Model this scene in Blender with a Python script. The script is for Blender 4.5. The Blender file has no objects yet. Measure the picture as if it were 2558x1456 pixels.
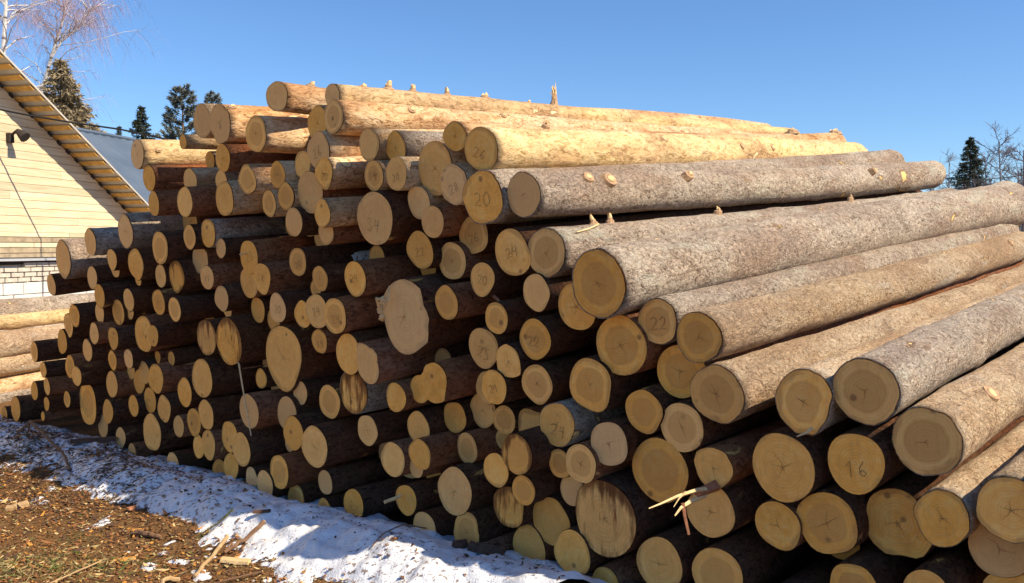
import bpy, math, random
import numpy as np
from mathutils import Vector, Matrix, noise as mnoise

# ------------------------------------------------------------------ camera, sky, sun, exposure
scn = bpy.context.scene
COL = scn.collection
PW, PH, FPX = 2557.0, 1456.0, 2200.0            # pixel grid the positions were measured on, focal length in it
PITCH = math.atan(113 / 2200)
CAM = np.array([0, 0, 1.7])
cam_d = bpy.data.cameras.new('camera'); cam = bpy.data.objects.new('camera', cam_d); COL.objects.link(cam)
cam.location = (0, 0, 1.7); cam.rotation_euler = (math.pi / 2 - PITCH, 0, 0)
cam_d.sensor_width = 36; cam_d.lens = 36 * FPX / PW; cam_d.clip_start = .05; cam_d.clip_end = 3000
scn.camera = cam
SUN_AZ, SUN_EL = math.radians(114), math.radians(43)
world = bpy.data.worlds.new('World'); scn.world = world; world.use_nodes = True
wn = world.node_tree; wn.nodes.clear()
sky = wn.nodes.new('ShaderNodeTexSky'); sky.sky_type = 'NISHITA'; sky.sun_disc = False
sky.sun_elevation = SUN_EL; sky.sun_rotation = SUN_AZ; sky.air_density = 1.0; sky.dust_density = .0; sky.ozone_density = 10.0
bg = wn.nodes.new('ShaderNodeBackground'); bg.inputs[1].default_value = .114
wo = wn.nodes.new('ShaderNodeOutputWorld')
wn.links.new(sky.outputs[0], bg.inputs[0]); wn.links.new(bg.outputs[0], wo.inputs[0])
sun_d = bpy.data.lights.new('sun', 'SUN'); sun_d.energy = 5.0; sun_d.angle = math.radians(.53); sun_d.color = (1, .87, .67)
sun = bpy.data.objects.new('sun', sun_d); COL.objects.link(sun)
SDIR = Vector((math.sin(SUN_AZ) * math.cos(SUN_EL), math.cos(SUN_AZ) * math.cos(SUN_EL), math.sin(SUN_EL)))
sun.rotation_euler = SDIR.to_track_quat('Z', 'Y').to_euler(); sun.location = (10, -4, 12)
scn.view_settings.view_transform = 'Standard'; scn.view_settings.look = 'None'
scn.view_settings.exposure = 0.5; scn.view_settings.gamma = 1
scn.render.engine = 'CYCLES'; scn.cycles.max_bounces = 8; scn.cycles.diffuse_bounces = 4

rnd = random.Random(11)
nrg = np.random.default_rng(7)

# ------------------------------------------------------------------ helpers
def ray(u, v):
    d = np.array([(u - PW / 2) / FPX, 1.0, -(v - PH / 2) / FPX]); c, s = math.cos(PITCH), math.sin(PITCH)
    return np.array([d[0], d[1] * c + d[2] * s, -d[1] * s + d[2] * c])
FWD = np.array([0, math.cos(PITCH), -math.sin(PITCH)])
def at_depth(u, v, z): return CAM + ray(u, v) * z
def on_ground(u, v, h=0.0):
    d = ray(u, v); return CAM + d * ((h - 1.7) / d[2])
def proj(p):
    q = np.asarray(p, float) - CAM; c, s = math.cos(PITCH), math.sin(PITCH)
    y = q[1] * c - q[2] * s; z = q[1] * s + q[2] * c
    return PW / 2 + q[0] / y * FPX, PH / 2 - z / y * FPX
def unit(v): v = np.asarray(v, float); return v / np.linalg.norm(v)

def tag(o, label=None, cat=None, group=None, kind=None):
    if label: o['label'] = label
    if cat: o['category'] = cat
    if group: o['group'] = group
    if kind: o['kind'] = kind
    return o
def empty(name, loc=(0, 0, 0), rot=None):
    o = bpy.data.objects.new(name, None); COL.objects.link(o); o.empty_display_size = .1
    if rot is not None: o.matrix_world = Matrix.Translation(Vector(loc)) @ rot.to_4x4()
    else: o.location = loc
    return o
class MB:
    """collects faces, builds one mesh object"""
    def __init__(s): s.v = []; s.f = []; s.m = []; s.n = 0
    def add(s, v, f, mi=0):
        s.v.append(np.asarray(v, float).reshape(-1, 3)); s.f += [tuple(i + s.n for i in q) for q in f]; s.m += [mi] * len(f)
        s.n += len(s.v[-1]); return s
    def box(s, c, x, y, z, mi=0):
        """centre + three half-axis vectors"""
        c, x, y, z = [np.asarray(k, float) for k in (c, x, y, z)]
        v = [c + a * x + b * y + d * z for d in (-1, 1) for b in (-1, 1) for a in (-1, 1)]
        return s.add(v, [(0, 2, 3, 1), (4, 5, 7, 6), (0, 1, 5, 4), (2, 6, 7, 3), (0, 4, 6, 2), (1, 3, 7, 5)], mi)
    def tube(s, pts, rad, n=5, cap=True, mi=0):
        pts = np.asarray(pts, float); m = len(pts); rad = np.broadcast_to(rad, (m,))
        t = np.gradient(pts, axis=0); V = []
        up = np.array([0, 0, 1.0]) if abs(unit(t[0])[2]) < .9 else np.array([1.0, 0, 0])
        for i in range(m):
            tt = unit(t[i] + 1e-9); a = unit(np.cross(tt, up)); b = np.cross(tt, a)
            for k in range(n):
                th = 2 * math.pi * k / n; V.append(pts[i] + rad[i] * (a * math.cos(th) + b * math.sin(th)))
        Fc = [(i * n + k, i * n + (k + 1) % n, (i + 1) * n + (k + 1) % n, (i + 1) * n + k) for i in range(m - 1) for k in range(n)]
        if cap: Fc += [tuple(range(n))[::-1], tuple(range((m - 1) * n, m * n))]
        return s.add(V, Fc, mi)
    def build(s, name, mats, parent=None, smooth=False):
        me = bpy.data.meshes.new(name)
        me.from_pydata(np.concatenate(s.v).tolist(), [], s.f); mats = mats if isinstance(mats, (list, tuple)) else [mats]
        for k in mats: me.materials.append(k)
        if len(mats) > 1: me.polygons.foreach_set('material_index', s.m)
        if smooth: me.polygons.foreach_set('use_smooth', [True] * len(me.polygons))
        me.update()
        o = bpy.data.objects.new(name, me); COL.objects.link(o)
        if parent: o.parent = parent
        return o
def mesh_obj(name, me, parent=None):
    o = bpy.data.objects.new(name, me); COL.objects.link(o)
    if parent: o.parent = parent
    return o

# ------------------------------------------------------------------ materials
class NT:
    def __init__(s, name, rough=.9):
        s.mat = bpy.data.materials.new(name); s.mat.use_nodes = True; s.t = s.mat.node_tree
        s.b = s.t.nodes['Principled BSDF']; s.b.inputs['Roughness'].default_value = rough
        s.b.inputs['Specular IOR Level'].default_value = .25
    def n(s, typ, **k):
        x = s.t.nodes.new(typ)
        for a, b in k.items(): setattr(x, a, b)
        return x
    def link(s, a, b): s.t.links.new(a, b)
    def put(s, sock, v):
        if hasattr(v, 'is_output') or isinstance(v, bpy.types.NodeSocket): s.link(v, sock)
        else: sock.default_value = v
    def math(s, op, a, b=0.0, c=None):
        x = s.n('ShaderNodeMath', operation=op); s.put(x.inputs[0], a); s.put(x.inputs[1], b)
        if c is not None: s.put(x.inputs[2], c)
        return x.outputs[0]
    def ramp(s, v, stops):
        x = s.n('ShaderNodeValToRGB'); s.put(x.inputs[0], v); e = x.color_ramp.elements
        while len(e) < len(stops): e.new(.5)
        for k, (p, c) in enumerate(stops):
            e[k].position = p; e[k].color = (*c, 1) if len(c) == 3 else c
        return x.outputs[0]
    def step(s, v, lo, hi):
        x = s.n('ShaderNodeMapRange', interpolation_type='SMOOTHSTEP'); s.put(x.inputs[0], v)
        x.inputs[1].default_value = lo; x.inputs[2].default_value = hi; return x.outputs[0]
    def mix(s, f, a, b, mode='MIX'):
        x = s.n('ShaderNodeMix', data_type='RGBA', blend_type=mode); s.put(x.inputs[0], f)
        for k, c in ((6, a), (7, b)):
            if isinstance(c, tuple): c = (*c, 1)
            s.put(x.inputs[k], c)
        return x.outputs[2]
    def noise(s, co, scale, detail=3, rough=.55, dist=0.0):
        x = s.n('ShaderNodeTexNoise'); s.put(x.inputs['Vector'], co); x.inputs['Scale'].default_value = scale
        x.inputs['Detail'].default_value = detail; x.inputs['Roughness'].default_value = rough; x.inputs['Distortion'].default_value = dist
        return x.outputs[0]
    def voro(s, co, scale, feature='F1', out=0):
        x = s.n('ShaderNodeTexVoronoi', feature=feature); s.put(x.inputs['Vector'], co); x.inputs['Scale'].default_value = scale
        return x.outputs[out]
    def objco(s, sc=(1, 1, 1), jitter=True):
        tc = s.n('ShaderNodeTexCoord'); mp = s.n('ShaderNodeMapping'); s.link(tc.outputs['Object'], mp.inputs[0]); mp.inputs['Scale'].default_value = sc
        if jitter:
            oi = s.n('ShaderNodeObjectInfo'); v = s.n('ShaderNodeCombineXYZ'); m = s.math('MULTIPLY', oi.outputs['Random'], 37.0)
            for k in range(3): s.link(m, v.inputs[k])
            s.link(v.outputs[0], mp.inputs['Location'])
        return mp.outputs[0]
    def rand(s): return s.n('ShaderNodeObjectInfo').outputs['Random']
    def bump(s, h, strength=.5, dist=.01):
        x = s.n('ShaderNodeBump'); x.inputs['Strength'].default_value = strength; x.inputs['Distance'].default_value = dist
        s.link(h, x.inputs['Height']); s.link(x.outputs[0], s.b.inputs['Normal']); return x
    def col(s, c): s.put(s.b.inputs['Base Color'], (*c, 1) if isinstance(c, tuple) else c); return s.mat

def plain(name, c, rough=.8, var=.25, scale=20, bump=.3, bd=.004):
    m = NT(name, rough); co = m.objco(); n = m.noise(co, scale, 4)
    k = m.ramp(n, [(.25, tuple(x * (1 - var) for x in c)), (.75, tuple(min(1, x * (1 + var)) for x in c))])
    if bump: m.bump(n, bump, bd)
    return m.col(k)

def bark_mat(name, dark, mid, light, peel, peel_lo=.70, fl=55, zs=.55, under=None, strength=.9, lichen=None):
    m = NT(name, .92)
    co = m.objco((1, 1, zs)); cl = m.objco((1, 1, .45)); big = m.noise(m.objco((1, 1, .35)), 3.2, 3, .6)
    wv = m.n('ShaderNodeMix', data_type='VECTOR'); wv.inputs[0].default_value = .06
    nz = m.n('ShaderNodeTexNoise'); m.link(co, nz.inputs['Vector']); nz.inputs['Scale'].default_value = fl * .5; nz.inputs['Detail'].default_value = 3
    m.link(co, wv.inputs[4]); m.link(nz.outputs[1], wv.inputs[5]); cw = wv.outputs[1]
    fine = m.noise(co, fl, 6, .72, 1.2); flake = m.voro(cw, fl * .62, 'F1'); med = m.noise(co, 13, 5, .65)
    h = m.math('ADD', m.math('MULTIPLY', flake, -.55), m.math('ADD', m.math('MULTIPLY', fine, 1.5), m.math('MULTIPLY', med, .6)))
    c = m.ramp(m.math('ADD', m.math('MULTIPLY', fine, .8), m.math('MULTIPLY', med, .2)), [(.385, dark), (.455, mid), (.57, light)])
    if under: c = m.mix(m.math('MULTIPLY', m.step(big, .42, .66), .8), c, m.mix(m.step(fine, .42, .54), tuple(x * .55 for x in under), under))
    sc = m.noise(m.objco((1, 1, .55)), 4.6, 5, .68, .5); c = m.mix(m.math('MULTIPLY', m.step(sc, .575, .64), .6), c, m.mix(m.step(fine, .42, .54), tuple(x * .35 for x in under), tuple(x * .85 for x in under)))
    if lichen: c = m.mix(m.math('MULTIPLY', m.step(m.noise(m.objco((1, 1, .3)), 4.5, 5, .7), .56, .66), .65), c, m.mix(m.step(fine, .40, .50), mid, lichen))
    hsv = m.n('ShaderNodeHueSaturation'); m.put(hsv.inputs['Color'], c)
    m.put(hsv.inputs['Value'], m.math('ADD', .85, m.math('MULTIPLY', m.rand(), .3))); m.put(hsv.inputs['Saturation'], m.math('ADD', .85, m.math('MULTIPLY', m.noise(cl, 2.0, 2), .35)))
    c = hsv.outputs[0]
    plate = m.noise(m.objco((1, 1, .5)), 5.5, 5, .7, .5); c = m.mix(m.math('MULTIPLY', m.step(plate, .38, .62), .35), c, m.mix(1.0, c, (1.5, 1.42, 1.3), 'MULTIPLY'))
    pn = m.noise(m.objco((1, 1, .6)), 5.5, 5, .6, .6); pk = m.step(pn, peel_lo, peel_lo + .02)
    rim = m.step(pn, peel_lo - .05, peel_lo)
    c = m.mix(m.math('MULTIPLY', rim, .6), c, (.30, .14, .055))
    c = m.mix(pk, c, peel)
    h = m.math('MULTIPLY', h, m.math('SUBTRACT', 1.0, m.math('MULTIPLY', pk, .9)))
    m.bump(h, strength, .03)
    return m.col(c)

BARK = {
 'pine': bark_mat('pine_bark', (.24, .115, .05), (.64, .41, .21), (.80, .58, .35), (.80, .60, .30), .68, 38, .45, (.50, .24, .10), .6),
 'yellow': bark_mat('peeling_pine_bark', (.34, .19, .07), (.66, .47, .22), (.78, .60, .33), (.82, .64, .36), .66, 34, .45, (.62, .38, .19), .5),
 'spruce': bark_mat('spruce_bark', (.14, .095, .062), (.52, .40, .295), (.76, .64, .50), (.80, .54, .21), .675, 52, .7, (.50, .35, .25), 1.0, (.72, .68, .52)),
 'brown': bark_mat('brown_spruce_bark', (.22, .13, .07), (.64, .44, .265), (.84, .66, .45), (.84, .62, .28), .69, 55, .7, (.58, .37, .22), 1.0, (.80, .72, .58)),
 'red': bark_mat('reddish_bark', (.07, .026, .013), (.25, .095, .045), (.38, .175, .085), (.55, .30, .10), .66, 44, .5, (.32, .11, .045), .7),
 'dark': bark_mat('dark_shade_bark', (.026, .012, .007), (.10, .042, .021), (.17, .085, .045), (.46, .23, .06), .66, 46, .55, (.17, .058, .022)),  # brown-red bark, darkened further to paint in the shade on low logs
}
def end_mat(name, heart=0.0, stain=0.0, grey=0.0):
    m = NT(name, .75)
    tc = m.n('ShaderNodeTexCoord'); at = m.n('ShaderNodeAttribute', attribute_name='rad'); rad = at.outputs['Fac']
    co = m.objco((1, 1, 1)); r = m.rand(); fr = lambda k: m.math('FRACT', m.math('MULTIPLY', r, k))
    n1 = m.noise(co, 14, 4, .6); n2 = m.noise(m.objco((1, .2, 1)), 55, 4, .65); n3 = m.noise(co, 5.5, 3, .6); n4 = m.noise(co, 22, 5, .7); n5 = m.noise(m.objco((.3, 1, 1)), 90, 3, .6)
    radn = m.math('ADD', rad, m.math('MULTIPLY', m.math('SUBTRACT', n1, .5), .16))
    ring = m.math('SINE', m.math('ADD', m.math('MULTIPLY', radn, 62.0), m.math('MULTIPLY', n3, 5.0))); ring2 = m.math('SINE', m.math('MULTIPLY', radn, 23.0))
    c = m.ramp(m.math('ADD', m.math('MULTIPLY', n3, .55), m.math('MULTIPLY', n4, .45)), [(.36, (.82, .375, .060)), (.5, (.95, .475, .088)), (.64, (.98, .59, .155))])
    c = m.mix(m.math('MULTIPLY', m.math('MULTIPLY', fr(7.31), fr(7.31)), .75), c, (.66, .32, .06)); c = m.mix(m.math('MULTIPLY', m.math('MULTIPLY', fr(13.7), fr(13.7)), .55), c, (.88, .60, .27))
    c = m.mix(m.math('MULTIPLY', m.step(ring, .0, 1.0), .22), c, (.56, .28, .06)); c = m.mix(m.math('MULTIPLY', m.step(ring2, .2, 1.0), .12), c, (.56, .29, .08))
    c = m.mix(m.math('MULTIPLY', m.step(n2, .5, .72), .30), c, (.50, .28, .075)); c = m.mix(m.math('MULTIPLY', m.step(n5, .52, .72), .22), c, (.92, .68, .34))
    hm = m.math('SUBTRACT', 1.0, m.step(radn, .54, .76)) if not heart else m.math('SUBTRACT', 1.0, m.step(radn, .62, .70))
    c = m.mix(m.math('MULTIPLY', hm, .10 + .45 * heart), c, (.56, .28, .08))
    edge = m.step(m.math('ADD', radn, m.math('MULTIPLY', m.math('SUBTRACT', n3, .5), 1.1)), .90, 1.08)
    c = m.mix(m.math('MULTIPLY', edge, .5), c, (.34, .15, .045))
    vo = m.n('ShaderNodeTexVoronoi'); m.put(vo.inputs['Vector'], co); vo.inputs['Scale'].default_value = 11
    spot = m.math('MULTIPLY', m.math('SUBTRACT', 1.0, m.step(vo.outputs[0], .10, .22)), m.step(m.math('FRACT', m.math('MULTIPLY', vo.outputs[1], 9.7)), .78, .82))
    c = m.mix(m.math('MULTIPLY', spot, .75), c, (.24, .115, .045))
    if stain:
        st = m.noise(m.objco((1, .12, 1)), 17, 4, .65); sep = m.n('ShaderNodeSeparateXYZ'); m.link(tc.outputs['Object'], sep.inputs[0])
        st2 = m.noise(m.objco((1, .2, 1)), 45, 4, .7); up = m.math('MULTIPLY', sep.outputs[1], .55)
        k = m.math('ADD', m.math('MULTIPLY', st, .7), m.math('ADD', m.math('MULTIPLY', st2, .3), up))
        c = m.mix(m.math('MULTIPLY', m.step(k, .50, .66), stain), c, (.17, .055, .012)); c = m.mix(m.math('MULTIPLY', m.step(m.math('MULTIPLY', k, m.math('ADD', rad, .2)), .42, .60), stain * .8), c, (.12, .04, .01))
    if grey: c = m.mix(grey, c, (.66, .49, .30))
    hsv = m.n('ShaderNodeHueSaturation'); m.put(hsv.inputs['Color'], c); m.put(hsv.inputs['Value'], m.math('ADD', .95, m.math('MULTIPLY', r, .24)))
    m.bump(m.math('ADD', m.math('MULTIPLY', n2, .7), m.math('ADD', m.math('MULTIPLY', ring, .12), m.math('MULTIPLY', n5, .4))), .5, .004)
    return m.col(hsv.outputs[0])
END = {'plain': end_mat('sawn_wood'), 'heart': end_mat('sawn_wood_dark_heart', 1.0), 'stain': end_mat('sawn_wood_resin_stained', .2, .9), 'grey': end_mat('sawn_wood_weathered_skylit', 0, 0, .30)}  # grey: weathered wood, also paints pale sky light onto the upper-left ends
PENCIL = plain('pencil_marks', (.27, .155, .06), .7, .1, 20, 0)
CRACK = plain('drying_cracks', (.30, .155, .05), .9, .2, 20, 0)
RAWWOOD = plain('raw_split_wood', (.72, .50, .24), .7, .25, 40, .4)
REDBARK = plain('inner_bark', (.33, .14, .07), .85, .35, 50, .6)

# ------------------------------------------------------------------ lie of the land: front face of the stack
G0 = np.array([.127, 4.458, 0]); G1 = np.array([-4.946, 8.435, 0]); FDIR = unit(G1 - G0)
FNRM = np.array([-FDIR[1], FDIR[0], 0.0]); FNRM = FNRM if FNRM[1] < 0 else -FNRM      # towards the camera
def sfun(x, y): return (x - G0[0]) * FNRM[0] + (y - G0[1]) * FNRM[1]
def qfun(x, y): return (x - G0[0]) * FDIR[0] + (y - G0[1]) * FDIR[1]
_ph = nrg.uniform(0, 6.28, (6, 14)); _fr = nrg.uniform(-1, 1, (6, 14, 2))
def vnoise(x, y, k, scale):
    """smooth numpy noise, about -1..1"""
    z = 0
    for j in range(14):
        fx, fy = _fr[k, j] * (1 + j * .35); z = z + np.sin((x * fx + y * fy) * scale + _ph[k, j]) / (1 + j * .18)
    return z / 3.2
def sstep(x, a, b):
    t = np.clip((x - a) / (b - a), 0, 1); return t * t * (3 - 2 * t)
def ground_h(x, y):
    s = sfun(x, y); q = qfun(x, y)
    z = .03 * sstep(s, -.05, .2) - .11 * sstep(s, .25, 1.0)
    near = np.exp(-((x + 2) ** 2 + (y - 6) ** 2) / 60)
    return z + near * (.018 * vnoise(x, y, 0, 3.0) + .008 * vnoise(x, y, 1, 11)) - .03 * sstep(-s, .0, .3)

# ------------------------------------------------------------------ ground and snow
def spaced(lo, hi, step, far, grow=1.22):
    a = list(np.arange(lo, hi + 1e-6, step)); k = step; x = a[0]; left = []
    while x > -far: k *= grow; x -= k; left.append(x)
    k = step; x = a[-1]; right = []
    while x < far: k *= grow; x += k; right.append(x)
    return np.array(left[::-1] + a + right)
def sheet(name, xs, ys, hf, mat, mask=None):
    X, Y = np.meshgrid(xs, ys); Z = hf(X, Y); nx, ny = len(xs), len(ys)
    v = np.stack([X, Y, Z], -1).reshape(-1, 3); i = np.arange(nx * ny).reshape(ny, nx)
    f = np.stack([i[:-1, :-1], i[:-1, 1:], i[1:, 1:], i[1:, :-1]], -1).reshape(-1, 4)
    if mask is not None:
        k = mask(X, Y).reshape(-1); f = f[k[f].any(1)]
        used = np.unique(f); re = np.full(len(v), -1); re[used] = np.arange(len(used)); v = v[used]; f = re[f]
    me = bpy.data.meshes.new(name); me.vertices.add(len(v)); me.vertices.foreach_set('co', v.ravel())
    me.loops.add(f.size); me.loops.foreach_set('vertex_index', f.ravel()); me.polygons.add(len(f))
    me.polygons.foreach_set('loop_start', np.arange(0, f.size, 4)); me.polygons.foreach_set('loop_total', np.full(len(f), 4))
    me.polygons.foreach_set('use_smooth', np.ones(len(f), bool)); me.materials.append(mat); me.update(); me.validate()
    return mesh_obj(name, me)
gm = NT('forest_litter_soil', .95); co = gm.objco((1, 1, 1), False)
g1 = gm.noise(co, 5, 5, .65); g2 = gm.noise(co, 45, 5, .7); g3 = gm.voro(co, 38, 'F1', 1); g4 = gm.noise(co, 1.6, 3)
c = gm.ramp(g2, [(.3, (.06, .026, .010)), (.5, (.20, .105, .038)), (.7, (.37, .215, .08))])
c = gm.mix(.35, c, gm.ramp(g1, [(.3, (.10, .05, .022)), (.7, (.28, .13, .045))]))
c = gm.mix(gm.math('MULTIPLY', gm.step(g4, .60, .72), .4), c, (.14, .13, .04))
gm.bump(gm.math('ADD', g2, gm.math('MULTIPLY', g1, .6)), .9, .03); GROUND_M = gm.col(c)
xs = spaced(-5.6, .9, .03, 900); ys = spaced(4.0, 9.0, .03, 900)
ground = sheet('ground', xs, ys, ground_h, GROUND_M); tag(ground, kind='structure')

sm = NT('old_snow', .55); co = sm.objco((1, 1, 1), False)
s1 = sm.noise(co, 9, 5, .65); s2 = sm.noise(co, 70, 4, .7); s3 = sm.noise(sm.objco((1, 1.6, 1), False), 30, 4, .6); s4 = sm.noise(co, 2.2, 3)
sx = sm.n('ShaderNodeSeparateXYZ'); sm.link(co, sx.inputs[0]); foul = sm.step(sx.outputs[0], -1.0, -4.2)
dirt = sm.math('MULTIPLY', sm.step(sm.math('ADD', sm.math('ADD', s3, sm.math('MULTIPLY', s4, .4)), sm.math('MULTIPLY', foul, .13)), .80, .88), .85)
c = sm.mix(dirt, sm.ramp(s1, [(.35, (.78, .78, .79)), (.6, (.88, .88, .89))]), (.20, .13, .09)); sm.bump(sm.math('ADD', s1, sm.math('MULTIPLY', s2, .35)), .7, .03)
sm.b.inputs['Subsurface Weight'].default_value = .0; SNOW_M = sm.col(c)
def snow_t(x, y):
    s = sfun(x, y); q = qfun(x, y)
    edge = .68 + .10 * vnoise(x, y, 2, 3.5) + .06 * vnoise(x, y, 3, 12) - .02 * sstep(q, 3.2, 4.8) + .12 * np.exp(-((q - 1.2) / .7) ** 2)
    t = .075 * sstep(edge - s, -.02, .32) + .05 * np.exp(-((s - .30) / .22) ** 2) * (1 - .7 * sstep(q, 2.6, 4.2))
    t = t + .024 * vnoise(x, y, 4, 8) * sstep(edge - s, -.15, .1) + .011 * vnoise(x, y, 5, 24)
    patch = .032 * vnoise(x, y, 3, 8) + .016 * vnoise(x, y, 2, 23) - .022 - .05 * sstep(s - edge, .2, .8)
    t = np.maximum(t - .022, patch)
    return t - .10 * sstep(-s, .10, .35) - .03 * sstep(q, 3.6, 5.6) * (.5 + .8 * vnoise(x, y, 4, 9))
snow = sheet('snow', np.arange(-6.2, 1.3, .014), np.arange(4.0, 9.4, .014), lambda x, y: ground_h(x, y) + snow_t(x, y), SNOW_M,
             lambda x, y: (snow_t(x, y) > -.006) & (sfun(x, y) < 1.7))
tag(snow, kind='structure')

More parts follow.
